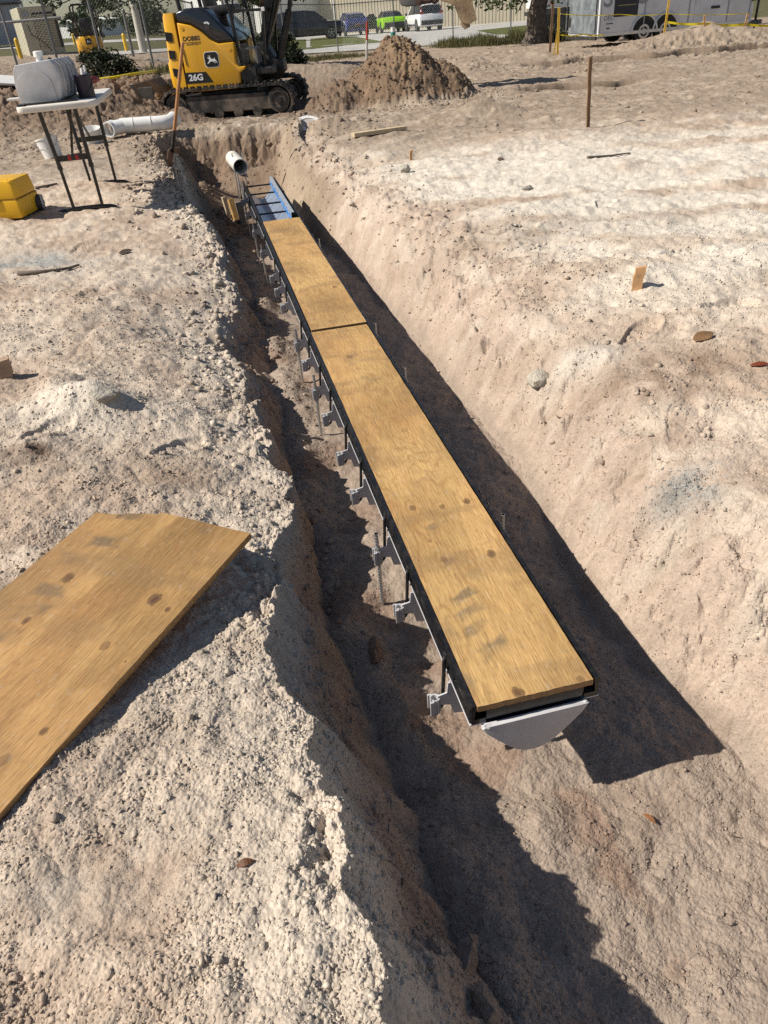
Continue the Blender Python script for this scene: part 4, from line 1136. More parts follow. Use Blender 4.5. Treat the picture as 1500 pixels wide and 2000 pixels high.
def clod(px, py, s, label, col, seed, sink=.4, dz=0, rot=0.0):
    p = hit(px, py, 1)
    o = rock_bm(s, seed).build('dirt_clod', mat('clod_soil', col, .95, var=.25, scale=40, spec=.1, bump=.8, bscale=110), smooth=True)
    o.location = (p.x, p.y, gz(p.x, p.y) + s[2] * (1 - 2 * sink) + dz); o.rotation_euler = (0, 0, rot)
    return tag(o, label, 'clod', 'large clods of soil')
clod(1052, 748, (.065, .05, .045), 'rounded pale clod on the shoulder of the right bank', (.43, .385, .32), 1)
clod(905, 1890, (.030, .070, .040), 'dark broken clod in the shadow at the foot of the near left bank', (.25, .195, .155), 4, .52, rot=-.5)
clod(945, 1965, (.030, .045, .035), 'smaller dark clod below the broken clod at the bottom edge', (.27, .215, .17), 5, .3, rot=.2)
clod(790, 335, (.06, .05, .05), 'small whitish clod on the far sand in front of the mound', (.46, .42, .36), 7)
clod(205, 775, (.07, .05, .04), 'flat grey clod beside the white heap on the left bank', (.36, .33, .28), 9)
clod(1030, 371, (.05, .04, .03), 'grey clod on the white sand right of the trench', (.33, .30, .26), 12)
clod(732, 1275, (.03, .06, .03), 'brown broken lump on the trench floor left of the drain', (.22, .15, .11), 15)

# ------------------------------------------------------------------ mini excavator (side on, boom to the right)
EX = thing('mini_excavator', 'yellow and black mini excavator with dirty rubber tracks beside the far end of the pit', 'excavator', (-1.79, 13.69, -.115), math.radians(-6))
M_glassy = mat('hood_black', (.015, .016, .022), .18, coat=.5, var=.1)
M_decal = mat('decal_black', (.008, .008, .008), .5)
M_decalw = mat('decal_white', (.8, .8, .8), .5, var=.02)
M_mudtrack = mat('muddy_track', (.03, .028, .026), .85, dirt=(.27, .21, .155), dirt_amt=.95, dscale=4, bump=.5)
def track_path(L2, zc, rf, n=10):
    pts = []
    for k in range(n + 1):
        a = -math.pi / 2 + math.pi * k / n; pts.append((L2 + rf * math.cos(a), zc + rf * math.sin(a)))
    for k in range(n + 1):
        a = math.pi / 2 + math.pi * k / n; pts.append((-L2 + rf * math.cos(a), zc + rf * math.sin(a)))
    return pts
for s in (-1, 1):
    yc = s * .625
    outer = track_path(.80, .215, .235); inner = track_path(.80, .215, .195)
    mb = MB(); n = len(outer)
    for (P, Q, flip) in ((outer, outer, 0),):
        pass
    rings = [[Vector((o_[0], yc - .15, o_[1])), Vector((o_[0], yc + .15, o_[1])), Vector((i_[0], yc + .15, i_[1])), Vector((i_[0], yc - .15, i_[1]))] for o_, i_ in zip(outer, inner)]
    mb.loft(rings + [rings[0]], caps=False)
    # tread bars around the loop
    per = []
    tot = 0; P = outer + [outer[0]]
    for a, b in zip(P, P[1:]): per.append((tot, a, b)); tot += math.dist(a, b)
    m_ = 46
    for k in range(m_):
        d_ = tot * k / m_
        for (t0, a, b) in reversed(per):
            if t0 <= d_: break
        f = (d_ - t0) / max(1e-6, math.dist(a, b)); x = a[0] + (b[0] - a[0]) * f; z = a[1] + (b[1] - a[1]) * f
        ang = math.atan2(b[1] - a[1], b[0] - a[0])
        mb.box((x, yc, z), (.045, .296, .04), Matrix.Rotation(-ang, 3, 'Y'), bevel=.006)
    trk = mb.build('track', M_mudtrack, EX)
    mb = MB(); mb.prism([(-.72, .10), (.70, .10), (.72, .20), (.60, .33), (-.60, .33), (-.74, .24)], 'y', yc - .115, yc + .115, bevel=.012); mb.build('track_frame', mat('muddy_frame', (.03, .028, .026), .8, dirt=(.30, .23, .17), dirt_amt=.9, dscale=3.2), trk)
    for x, r in ((.80, .165), (-.80, .16)):
        mb = MB(); mb.cyl((x, yc - .13, .215), (x, yc + .13, .215), r, seg=28); mb.build('end_wheel', M_mudtrack, trk, smooth=True, angle=40)
        mb = MB(); mb.pipe((x, yc - .142, .215), (x, yc - .128, .215), r * .78, r * .62, 28); mb.cyl((x, yc - .145, .215), (x, yc - .128, .215), r * .28, seg=16); mb.build('wheel_rim', M_darkmetal, trk, smooth=True, angle=40)
    for x in (-.45, -.15, .15, .45):
        mb = MB(); mb.cyl((x, yc - .12, .085), (x, yc + .12, .085), .07, seg=16); mb.build('roller', M_mudtrack, trk, smooth=True, angle=40)
mb = MB(); mb.box((0, 0, .28), (.9, 1.0, .20), bevel=.03); mb.cyl((0, 0, .36), (0, 0, .44), .36, seg=28); mb.build('carbody', M_darkmetal, EX)
# dozer blade
mb = MB(); rings = []
for yv in (-.76, .76):
    rings.append([Vector((-1.30 - .10 * ((t - .35) ** 2) * 4 + off, yv, .03 + .52 * t)) for off, ts in ((0, (0, .2, .4, .6, .8, 1)), (.035, (1, .8, .6, .4, .2, 0))) for t in ts])
mb.loft(rings); mb.box((-1.22, -.74, .30), (.22, .03, .42), bevel=.01); mb.box((-1.22, .74, .30), (.22, .03, .42), bevel=.01)
bl = mb.build('dozer_blade', mat('worn_blade', (.05, .045, .04), .6, dirt=(.22, .17, .13), dirt_amt=.5, dscale=5), EX)
for s in (-1, 1):
    mb = MB(); mb.bar((-1.22, s * .33, .20), (-.4, s * .33, .26), .09, .12, bevel=.01); mb.build('blade_arm', M_darkmetal, bl)

# house: side panels follow the real outline; the body tucks in behind
side = [(-.57, .405), (-.312, .396), (.19, .405), (.257, .468), (.266, .60), (.352, .648), (.358, .68), (.265, .68), (.228, .734), (.238, .991), (.006, .988), (-.099, 1.039), (-.215, 1.148), (-.363, 1.239), (-.55, 1.284)]
mb = MB(); mb.prism(side, 'y', -.74, -.30, bevel=.03); mb.build('side_panel', M_yellow, EX, smooth=True, angle=40)
mb = MB(); mb.prism([(x, z) for x, z in side], 'y', .30, .74, bevel=.03); mb.build('side_panel', M_yellow, EX, smooth=True, angle=40)
mb = MB(); mb.prism([(-.56, .42), (.22, .42), (.22, .95), (-.1, 1.0), (-.3, 1.2), (-.56, 1.26)], 'y', -.299, .299); mb.build('engine_bay', M_blackplastic, EX)
# counterweight, rounded in plan
mb = MB(); rings = []
for z, o_ in ((.428, .015), (.46, -.012), (.60, -.025), (.78, -.025), (.82, 0.0), (1.10, .02), (1.36, .035), (1.405, .06)):
    r_ = []
    for k in range(15):
        a = math.pi / 2 + math.pi * k / 14
        r_.append(Vector((-.585 - (.235 - o_) * abs(math.cos(a)) ** .30, .738 * math.copysign(abs(math.sin(a)) ** .30, math.sin(a)), z)))
    rings.append(r_)
mb.loft(rings); cw = mb.build('counterweight', M_yellow, EX, smooth=True, angle=35)
for pts in ([(-.753, 1.184), (-.65, 1.165), (-.661, 1.051), (-.758, 1.071)], [(-.755, .955), (-.656, .942), (-.666, .832), (-.758, .845)], [(-.747, .726), (-.664, .707), (-.665, .601), (-.74, .619)]):
    mb = MB(); mb.prism(pts, 'y', -.742, -.60, bevel=.004); v_ = mb.build('vent', M_decal, cw)
    mb = MB()
    for k in range(4):
        z0 = pts[3][1] + (pts[0][1] - pts[3][1]) * (k + .5) / 4; mb.box(((pts[0][0] + pts[1][0]) / 2, -.7425, z0 - .01), (.085, .004, .007))
    mb.build('louvre', M_darkmetal, v_)
# hood
hood = [(-.56, 1.290), (-.546, 1.407), (-.393, 1.445), (-.204, 1.444), (-.085, 1.399), (.028, 1.287), (.128, 1.175), (.21, 1.088), (.238, .996), (.006, .994), (-.099, 1.045), (-.215, 1.154), (-.363, 1.245)]
mb = MB(); mb.prism(hood, 'y', -.728, .728, bevel=.035); hd = mb.build('hood', M_glassy, EX, smooth=True, angle=40)
mb = MB(); mb.cyl((-.111, -.729, 1.204), (-.111, -.741, 1.204), .035, seg=20); mb.build('fuel_cap', M_blackplastic, hd)
mb = MB(); mb.prism([(-.155, 1.262), (-.100, 1.268), (-.070, 1.245), (-.085, 1.222), (-.110, 1.245), (-.145, 1.240)], 'y', -.731, -.727); mb.build('hood_sticker', M_decalw, hd)
# decals, 2 mm thick film on the panel
sp_ = [o for o in EX.children if o.name.startswith('side_panel')][0]
lettering('dealer_name', 'DOBBS', .078, M_decal, sp_, (-.375, -.7405, 1.076), FRONT, bold=.0022, sx=1.05)
mb = MB(); mb.box((-.375, -.741, 1.030), (.27, .002, .004)); mb.build('dealer_line', M_decal, sp_)
lettering('dealer_line_text', 'EQUIPMENT', .030, M_decal, sp_, (-.355, -.7405, 1.006), FRONT, sx=1.35)
mb = MB(); mb.prism([(-.573, .655), (-.244, .647), (-.155, .506), (-.573, .508)], 'y', -.7425, -.7395); mdl = mb.build('model_plate', M_decal, sp_)
lettering('model_number', '26G', .115, M_decalw, mdl, (-.41, -.744, .580), FRONT, bold=.004, sx=1.1)
mb = MB(); bp_ = rr_poly(.225, .205, .05); mb.prism([(x - .128, z + .797) for x, z in bp_], 'y', -.7425, -.7395); bdg = mb.build('badge', M_decalw, sp_)
mb = MB(); bp_ = rr_poly(.208, .188, .045); mb.prism([(x - .128, z + .797) for x, z in bp_], 'y', -.744, -.7425); mb.build('badge_field', M_decal, bdg)
deer = [(-.86, -.42), (-.60, -.30), (-.52, -.12), (-.40, -.02), (-.44, .18), (-.66, .32), (-.62, .42), (-.42, .36), (-.46, .56), (-.60, .70), (-.44, .62), (-.38, .44), (-.28, .62), (-.34, .84), (-.18, .62), (-.20, .42), (-.08, .36), (-.02, .18), (.30, .16), (.50, .24), (.60, .38), (.58, .16), (.74, -.04), (.90, -.34), (.98, -.52), (.78, -.34), (.56, -.16), (.40, -.22), (.70, -.48), (.52, -.44), (.22, -.20), (-.10, -.20), (-.30, -.24), (-.54, -.46), (-.70, -.48), (-.50, -.36), (-.60, -.44)]
mb = MB(); mb.prism([(x * .088 - .128, z * .088 + .79) for x, z in deer], 'y', -.7455, -.744); mb.build('leaping_deer', M_decalw, bdg)
for x, z in ((-.485, 1.205), (.17, .905)):
    mb = MB(); mb.cyl((x, -.739, z), (x, -.7435, z), .026, seg=18); mb.cyl((x, -.7435, z), (x, -.746, z), .010, seg=10); mb.build('latch', M_yellow, sp_)
mb = MB(); mb.bar((-.535, -.742, .97), (-.515, -.742, .74), .012, .004); mb.build('door_seam', M_decal, sp_)
# floor, seat, console, canopy
mb = MB(); mb.box((.50, .0, .60), (.50, 1.30, .10), bevel=.02); mb.prism([(.245, .66), (.50, .66), (.50, .45), (.30, .45)], 'y', -.70, .70); mb.build('floor', M_darkmetal, EX)
mb = MB()
for k in range(6):
    for j in range(6): mb.box((.335 + k * .034, -.62 + j * .05, .905 - k * .0), (.022, .034, .012))
mb.box((.42, -.50, .893), (.24, .34, .014)); mb.box((.54, -.5, .80), (.02, .34, .2)); mb.build('step_grid', mat('step_grey', (.10, .105, .11), .5, dirt=SAND, dirt_amt=.3), EX)
mb = MB(); mb.box((-.02, .05, 1.40), (.46, .48, .12), bevel=.04); mb.box((-.24, .05, 1.68), (.13, .46, .56), Matrix.Rotation(-.14, 3, 'Y'), bevel=.05); mb.build('seat', M_blackplastic, EX, smooth=True, angle=50)
for s in (-1, 1):
    mb = MB(); mb.cyl((.18, .05 + s * .36, 1.2), (.24, .05 + s * .36, 1.60), .012); mb.blob((.245, .05 + s * .36, 1.63), (.025, .025, .05), 2, 0); mb.build('joystick', M_blackplastic, EX)
for s in (-1, 1):
    mb = MB(); mb.tube([(.300, s * .62, .67), (.275, s * .62, .861), (.236, s * .62, 1.304), (.12, s * .60, 1.95), (.06, s * .58, 2.36)], .026, 10); mb.build('canopy_post', M_black, EX, smooth=True, angle=50)
    mb = MB(); mb.tube([(-.50, s * .6, 1.40), (-.62, s * .6, 2.36)], .03, 10); mb.build('canopy_post', M_black, EX, smooth=True, angle=50)
mb = MB(); mb.box((-.28, 0, 2.40), (1.15, 1.34, .09), bevel=.035); mb.build('canopy_roof', M_blackplastic, EX, smooth=True, angle=50)
mb = MB(); mb.bar((.211, -.60, 1.367), (.70, -.60, 1.357), .03, .035); mb.bar((.70, -.6, 1.357), (.70, .6, 1.357), .03, .03); mb.bar((.70, -.5, 1.36), (.62, -.5, .67), .03, .03); mb.bar((.70, .5, 1.36), (.62, .5, .67), .03, .03); mb.build('front_rail', M_black, EX)
mb = MB(); mb.box((.715, -.60, 1.36), (.05, .035, .05), bevel=.005); mb.build('rail_end', M_decalw, EX)
# swing post and boom group
mb = MB(); mb.prism([(.42, .40), (.70, .42), (.84, .56), (.84, .66), (.70, .74), (.60, .95), (.50, .95), (.47, .66)], 'y', -.16, .16, bevel=.02)
mb.cyl((.55, -.19, .90), (.55, .19, .90), .055, seg=16); mb.cyl((.70, -.19, .60), (.70, .19, .60), .045, seg=16)
mb.build('swing_post', M_darkmetal, EX, smooth=True, angle=40)
def boom_piece(name, path, widths, w, m, parent):
    mb = MB(); rings = []
    n = len(path)
    for i, p in enumerate(path):
        a = Vector((path[max(i - 1, 0)][0], path[max(i - 1, 0)][1])); b = Vector((path[min(i + 1, n - 1)][0], path[min(i + 1, n - 1)][1]))
        d = (b - a).normalized(); nn = Vector((-d.y, d.x)); h = widths[i] / 2
        A = Vector(p) + nn * h; B = Vector(p) - nn * h
        rings.append([Vector((A.x, -w / 2, A.y)), Vector((A.x, w / 2, A.y)), Vector((B.x, w / 2, B.y)), Vector((B.x, -w / 2, B.y))])
    mb.loft(rings)
    es = [e for e in mb.bm.edges if e.calc_face_angle(0) > .6]
    bmesh.ops.bevel(mb.bm, geom=es, offset=.012, segments=2, affect='EDGES', clamp_overlap=True)
    return mb.build(name, m, parent, smooth=True, angle=40)
bm_ = boom_piece('boom', [(.55, .90), (.68, 1.25), (.92, 1.85), (1.22, 2.35), (1.75, 2.78), (2.40, 3.02)], [.12, .19, .24, .27, .22, .12], .15, M_darkmetal, EX)
mb = MB(); mb.cyl((.72, 0, .62), (1.00, 0, 1.32), .055, seg=16); mb.cyl((1.00, 0, 1.32), (1.14, 0, 1.95), .032, seg=12); mb.cyl((.72, 0, .62), (.69, 0, .54), .05, seg=12); mb.build('boom_cylinder', M_darkmetal, bm_, smooth=True, angle=40)
mb = MB()
for k, (y, dx) in enumerate(((-.10, .0), (-.085, .03), (.09, .02), (-.12, .05))):
    mb.tube([(.62 + dx, y, .50), (.56 + dx, y * 1.4, .72), (.60 + dx, y, .98), (.72 + dx, y, 1.3), (.93 + dx, y, 1.85), (1.2, y, 2.33)], .014, 8)
mb.build('hose', M_blackplastic, bm_, smooth=True)
st_ = boom_piece('stick_arm', [(2.28, 3.20), (2.42, 3.02), (2.66, 2.20), (2.92, 1.42)], [.14, .22, .17, .12], .13, M_darkmetal, EX)
mb = MB(); mb.cyl((1.55, 0, 2.95), (2.0, 0, 3.22), .05, seg=14); mb.cyl((2.0, 0, 3.22), (2.28, 0, 3.22), .028, seg=10); mb.build('stick_cylinder', M_darkmetal, st_, smooth=True, angle=40)
mb = MB(); mb.cyl((2.62, 0, 2.75), (2.84, 0, 2.05), .045, seg=14); mb.cyl((2.84, 0, 2.05), (2.98, 0, 1.62), .026, seg=10); mb.build('bucket_cylinder', M_darkmetal, st_, smooth=True, angle=40)
# hitch with pins, then the bucket
mb = MB(); mb.prism([(2.66, 1.36), (2.70, 1.265), (2.78, 1.240), (2.95, 1.245), (3.26, 1.27), (3.28, 1.34), (3.0, 1.48), (2.85, 1.48)], 'y', -.11, .11, bevel=.015)
hi = mb.build('quick_hitch', mat('hitch_grey', (.13, .13, .14), .5, dirt=SAND, dirt_amt=.3), EX, smooth=True, angle=40)
mb = MB()
for x in (2.97, 3.20):
    mb.cyl((x, -.16, 1.30), (x, .16, 1.30), .055, seg=18); mb.cyl((x, -.18, 1.30), (x, .18, 1.30), .028, seg=12)
mb.cyl((3.03, -.155, 1.30), (3.14, -.155, 1.30), .045, seg=14)
mb.build('hitch_pin', mat('rusty_pin', (.10, .055, .04), .6, dirt=(.25, .2, .16), dirt_amt=.5), hi, smooth=True, angle=40)
M_bucket = mat('muddy_bucket', (.38, .27, .16), .85, var=.25, scale=9, dirt=(.16, .10, .06), dirt_amt=.7, dscale=6, bump=.5, bscale=30)
mb = MB()
outer_ = [(3.24, 1.34), (3.30, 1.275), (3.42, 1.24), (3.50, 1.20), (3.56, 1.06), (3.60, .99), (3.70, .965), (3.80, 1.0), (3.82, 1.02), (3.76, 1.2), (3.74, 1.5), (3.55, 1.62), (3.3, 1.55)]
for yv in (-.22, .20): mb.prism(outer_, 'y', yv, yv + .022, bevel=.004)
shell = [(3.82, 1.02), (3.76, 1.2), (3.74, 1.5), (3.55, 1.62), (3.3, 1.55), (3.24, 1.34)]
for a, b in zip(shell, shell[1:]):
    mb.bar((a[0], 0, a[1]), (b[0], 0, b[1]), .40, .02, up=Vector((0, 1, 0))) if False else mb.prism([a, b, (b[0] - .02, b[1] - .01), (a[0] - .02, a[1] - .01)], 'y', -.20, .20)
bk = mb.build('bucket', M_bucket, EX)
mb = MB()
for yv in (-.17, -.06, .06, .17): mb.prism([(3.60, .995), (3.72, .97), (3.72, .93), (3.64, .90), (3.585, .96)], 'y', yv - .03, yv + .03, bevel=.005)
mb.build('bucket_tooth', M_bucket, bk)
for i_ in range(0):
    pass

# ------------------------------------------------------------------ second excavator, seen from behind, far left
p = at_y(186, 124, 27.0)
e2z = p.z
E2 = thing('mini_excavator', 'smaller yellow excavator with a roll bar, parked behind the table near the beige container', 'excavator', (p.x, p.y, e2z - .02), math.radians(8))
p_s = 1.25
mb = MB(); rings = []
for z, o_ in ((.45, 0), (.5, -.03), (.95, -.02), (1.05, .05)):
    rings.append([Vector(((.52 - o_) * math.copysign(abs(math.cos(a)) ** .5, math.cos(a)), (.5 - o_) * math.copysign(abs(math.sin(a)) ** .6, math.sin(a)), z)) for a in [2 * math.pi * k / 24 for k in range(24)]])
mb.loft(rings); E2.scale = (.70, .70, .70); cwt = mb.build('counterweight', M_yellow, E2, smooth=True, angle=40)
mb = MB(); mb.prism([(x * 1.0 + .02, z + .86) for x, z in rr_poly(.24, .22, .05)], 'y', -.545, -.528); mb.build('badge', M_decal, cwt)
mb = MB(); mb.prism([(x * .10 + .02, z * .10 + .855) for x, z in deer], 'y', -.548, -.545); mb.build('leaping_deer', M_decalw, cwt)
mb = MB(); mb.box((0, .10, 1.12), (.50, .5, .14), bevel=.04); mb.box((0, -.14, 1.42), (.48, .14, .56), bevel=.07); mb.build('seat', M_blackplastic, E2, smooth=True, angle=50)
mb = MB()
for s in (-1, 1):
    mb.tube([(s * .48, -.28, 1.0), (s * .45, -.28, 2.0), (s * .44, -.28, 2.12), (s * .36, -.28, 2.18), (0, -.28, 2.18)], .038, 10)
    mb.tube([(s * .48, .55, .8), (s * .45, .55, 2.05), (s * .40, .5, 2.16), (s * .38, -.28, 2.17)], .034, 10)
mb.build('roll_bar', M_black, E2, smooth=True)
for s in (-1, 1):
    mb = MB(); mb.prism([(-.75, 0.02), (.75, .02), (.9, .2), (.8, .38), (-.8, .38), (-.9, .2)], 'x', s * .52 - .14, s * .52 + .14, bevel=.04); mb.build('track', M_mudtrack, E2, smooth=True, angle=40)
mb = MB(); mb.box((0, 0, .34), (.8, .9, .24), bevel=.02); mb.build('carbody', M_darkmetal, E2)
mb = MB(); mb.tube([(.1, .6, .8), (.1, 1.2, 1.3), (.1, 1.9, 1.2), (.1, 2.3, .9), (.1, 2.2, .3)], [.1, .11, .1, .08, .06], 8); mb.build('boom', M_darkmetal, E2, smooth=True)

# ------------------------------------------------------------------ paved and mown ground beyond the site
def base_z(x, y): return float(far_base(np.array([float(x)]), np.array([float(y)]))[0])
def sheet(name, bottom, top, off, m, nx=40, ny=10, kind='structure'):
    """flat sheet lying on the far ground between two picture-traced edges"""
    def along(line, t):
        xs = [p[0] for p in line]; ys = [p[1] for p in line]
        x = xs[0] + (xs[-1] - xs[0]) * t; return x, float(np.interp(x, xs, ys))
    bm = bmesh.new(); grid = []
    for i in range(nx + 1):
        a = hit(*along(bottom, i / nx), 0, 20); b = hit(*along(top, i / nx), 0, 20); col_ = []
        for j in range(ny + 1):
            p = a.lerp(b, j / ny); col_.append(bm.verts.new((p.x, p.y, base_z(p.x, p.y) + off)))
        grid.append(col_)
    for i in range(nx):
        for j in range(ny): bm.faces.new((grid[i][j], grid[i + 1][j], grid[i + 1][j + 1], grid[i][j + 1]))
    me = bpy.data.meshes.new(name); bm.to_mesh(me); bm.free(); me.materials.append(m)
    o = bpy.data.objects.new(name, me); C.objects.link(o); return tag(o, kind=kind)
M_conc = mat('pale_concrete', (.42, .405, .375), .85, var=.12, scale=.8, dirt=(.25, .235, .21), dirt_amt=.35, dscale=.6)
M_lawn = mat('mown_grass', (.085, .10, .028), .95, var=.4, scale=3, dirt=(.17, .15, .06), dirt_amt=.6, dscale=1.2, spec=.1, bump=.6, bscale=20)
sheet('parking_lot', [(520, 104), (590, 106), (700, 99), (830, 90), (1000, 79), (1110, 72), (1250, 62)], [(520, 62), (600, 60), (660, 58), (870, 46), (1030, 36), (1110, 31), (1250, 22)], .02, M_conc)
sheet('lawn', [(540, 101), (590, 98), (640, 93), (700, 87), (752, 83.5)], [(540, 78), (590, 78), (640, 73), (690, 71.5), (752, 83)], .026, M_lawn, 24, 6)
sheet('lawn', [(932, 61), (972, 69), (1040, 64), (1100, 60), (1160, 56)], [(932, 60.5), (972, 56), (1040, 49), (1100, 46), (1160, 43)], .026, M_lawn, 24, 6)
sheet('lawn', [(395, 84), (450, 79), (520, 78)], [(395, 68), (450, 64), (520, 64)], .02, M_lawn, 12, 5)
sheet('driveway', [(-30, 168), (10, 166), (70, 160)], [(-30, 140), (10, 136), (70, 131)], .02, M_conc, 16, 5)
sheet('path', [(205, 142), (260, 136), (330, 130), (420, 124)], [(205, 124), (260, 120), (330, 116), (420, 110)], .02, M_conc, 16, 5)
sheet('path', [(-30, 98), (40, 95), (110, 90), (200, 84), (330, 78)], [(-30, 93), (40, 90), (110, 85), (200, 79), (330, 74)], .02, M_conc, 20, 3)
sheet('path', [(208, 110), (250, 107), (300, 103), (350, 100)], [(208, 103), (250, 100), (300, 97), (350, 94)], .024, M_conc, 16, 3)

# ------------------------------------------------------------------ buildings
M_tan = mat('tan_metal_siding', (.43, .385, .29), .55, var=.06, scale=.7, dirt=(.30, .25, .18), dirt_amt=.25, dscale=.8)
M_cream = mat('cream_siding', (.66, .60, .46), .6, var=.05, scale=.7)
M_whitewall = mat('white_siding', (.72, .72, .70), .6, var=.05, scale=.7)
M_greywall = mat('grey_siding', (.30, .305, .33), .6, var=.08, scale=.5)
M_trim = mat('trim_white', (.70, .69, .64), .5, var=.05)
M_glass = mat('dark_glass', (.012, .014, .016), .08, var=.1, spec=.8)
def ribbed_wall(length, h, pitch=.30, rib=.035):
    mb = MB(); pts = []; x = 0
    while x < length:
        for dx, d in ((0, 0), (pitch * .55, 0), (pitch * .62, rib), (pitch * .9, rib)): pts.append((x + dx, -d))
        x += pitch
    pts.append((length, 0)); pts.append((length, .2)); pts.append((0, .2))
    vsA = [mb.bm.verts.new((p[0], p[1], 0)) for p in pts]; vsB = [mb.bm.verts.new((p[0], p[1], h)) for p in pts]
    n = len(pts)
    for k in range(n): mb.bm.faces.new((vsA[k], vsA[(k + 1) % n], vsB[(k + 1) % n], vsB[k]))
    return mb
def building(name, label, a, b, h, depth, m, z, roof_m, roof_rise=.8, doors=()):
    a, b = Vector(a), Vector(b); d = b - a; L = math.hypot(d.x, d.y)
    t = thing(name, label, 'building', (a.x, a.y, z), math.atan2(d.y, d.x))
    ribbed_wall(L, h).build('wall', m, t)
    o = ribbed_wall(L, h).build('wall', m, t); o.location = (L, depth, 0); o.rotation_euler = (0, 0, math.pi)
    o = ribbed_wall(depth, h).build('wall', m, t); o.location = (0, depth, 0); o.rotation_euler = (0, 0, -math.pi / 2)
    o = ribbed_wall(depth, h).build('wall', m, t); o.location = (L, 0, 0); o.rotation_euler = (0, 0, math.pi / 2)
    mb = MB(); mb.prism([(-.3, h - .003), (depth + .3, h - .003), (depth / 2, h + roof_rise)], 'x', -.3, L + .3); mb.build('roof', roof_m, t)
    for x in (-.02, L - .14):
        mb = MB(); mb.box((x + .08, -.06, h / 2), (.20, .07, h), bevel=.01); mb.build('corner_trim', M_trim, t)
    mb = MB(); mb.box((L / 2, .02, .10), (L, .14, .2)); mb.build('footing', M_conc, t)
    for (dx, w, dh, mm) in doors:
        mb = MB(); mb.box((dx, -.05, dh / 2 + .02), (w, .06, dh), bevel=.01); dd = mb.build('door', mm, t)
        mb = MB(); mb.box((dx + w * .35, -.10, dh * .48), (.04, .05, .14)); mb.build('handle', M_darkmetal, dd)
    return t
A = at_y(655, 66, 80); B = at_y(1042, 43, 71)
B = A + (B - A) * 1.5
building('metal_warehouse', 'long tan metal warehouse with vertical ribs behind the parked cars', A, B, 6.5, 22, M_tan, min(base_z(A.x, A.y), -.75) - .25, M_greywall, 1.2, ((20.4, 1.0, 2.1, M_tan),))
A = at_y(546, 66, 92); B = at_y(655, 60, 82)
tt = building('cream_building', 'bright cream metal building with a white door behind the black vehicle', A, B, 6.5, 16, M_cream, -.75, M_greywall, 1.2, ((5.6, 1.1, 2.2, M_trim),))
mb = MB(); mb.box((4.1, -.20, 1.5), (.9, .5, 1.0), bevel=.03); mb.build('air_conditioner', M_greywall, tt)
A = at_y(372, 72, 90); B = at_y(512, 64, 80)
building('white_warehouse', 'plain bright white warehouse seen behind the excavator cab', A, B, 5.2, 16, M_whitewall, -.4, M_greywall, 1.0)
A = at_y(-70, 94, 62); B = at_y(62, 88, 66)
tt = building('grey_warehouse', 'grey gabled warehouse with a dark eave band at the far left', A, B, 2.55, 9, M_greywall, float(A.z) - .05, M_greywall, .2)
d_ = B - A; Lg = math.hypot(d_.x, d_.y)
mb = MB(); mb.prism([(-.2, 2.5), (Lg + .2, 2.5), (Lg * .82, 3.35)], 'y', -.10, .3); mb.build('gable', M_greywall, tt)
mb = MB(); mb.box((Lg / 2, -.10, 2.42), (Lg, .12, .10)); mb.build('eave_band', M_darkmetal, tt)
A = at_y(202, 80, 105); B = at_y(246, 77, 108)
building('white_shed', 'low white building far away between the roll bar and the lamp post', A, B, 2.2, 8, M_whitewall, float(A.z) - .1, M_whitewall, .3)

# ------------------------------------------------------------------ beige louvred unit
g0 = at_y(58, 103, 36); g1 = at_y(128, 97, 36.6)
d_ = g1 - g0; GW = math.hypot(d_.x, d_.y)
gen = thing('generator_container', 'tall beige louvred generator housing behind the folding table', 'generator', (g0.x, g0.y, g0.z - .2), math.atan2(d_.y, d_.x))
M_beige = mat('beige_enamel', (.46, .43, .32), .5, var=.06, dirt=(.30, .26, .19), dirt_amt=.3, dscale=1.5)
GH = at_y(49, 13, 36).z - g0.z + .2
mb = MB(); mb.box((GW / 2, 1.6, GH / 2), (GW, 3.2, GH), bevel=.025); mb.build('housing', M_beige, gen)
mb = MB()
for k in range(20):
    z = GH * .20 + k * GH * .033; mb.box((GW * .62, -.012, z), (GW * .56, .05, GH * .019), Matrix.Rotation(.5, 3, 'X'))
mb.build('louvre_grille', M_beige, gen)
mb = MB(); mb.box((GW * .62, .006, GH * .53), (GW * .58, .02, GH * .70)); mb.build('grille_recess', mat('grille_dark', (.05, .045, .035), .8), gen)
mb = MB(); mb.box((GW * .17, -.012, GH * .86), (GW * .17, .03, GH * .12), bevel=.004); mb.build('control_window', M_greywall, gen)
mb = MB(); mb.box((GW * .955, -.012, GH * .50), (GW * .07, .05, GH * .66)); mb.build('hinge_post', M_darkmetal, gen)
for k in range(9):
    mb = MB(); mb.box((GW + .008, .2 + k * .34, GH * .52), (.03, .10, GH * .9), bevel=.004); mb.build('side_rib', M_beige, gen)
mb = MB(); mb.prism([(x * .9 + 1.5, z + GH * .88) for x, z in rr_poly(.22, .16, .05)], 'x', GW + .018, GW + .026); mb.build('emblem', M_decal, gen)
mb = MB(); mb.tube([(GW * .15, -.03, GH * .66), (GW * .2, -.05, GH * .45), (GW * .45, -.03, GH * .30), (GW * .62, -.05, GH * .12)], .016, 6); mb.build('hose', M_darkmetal, gen, smooth=True)

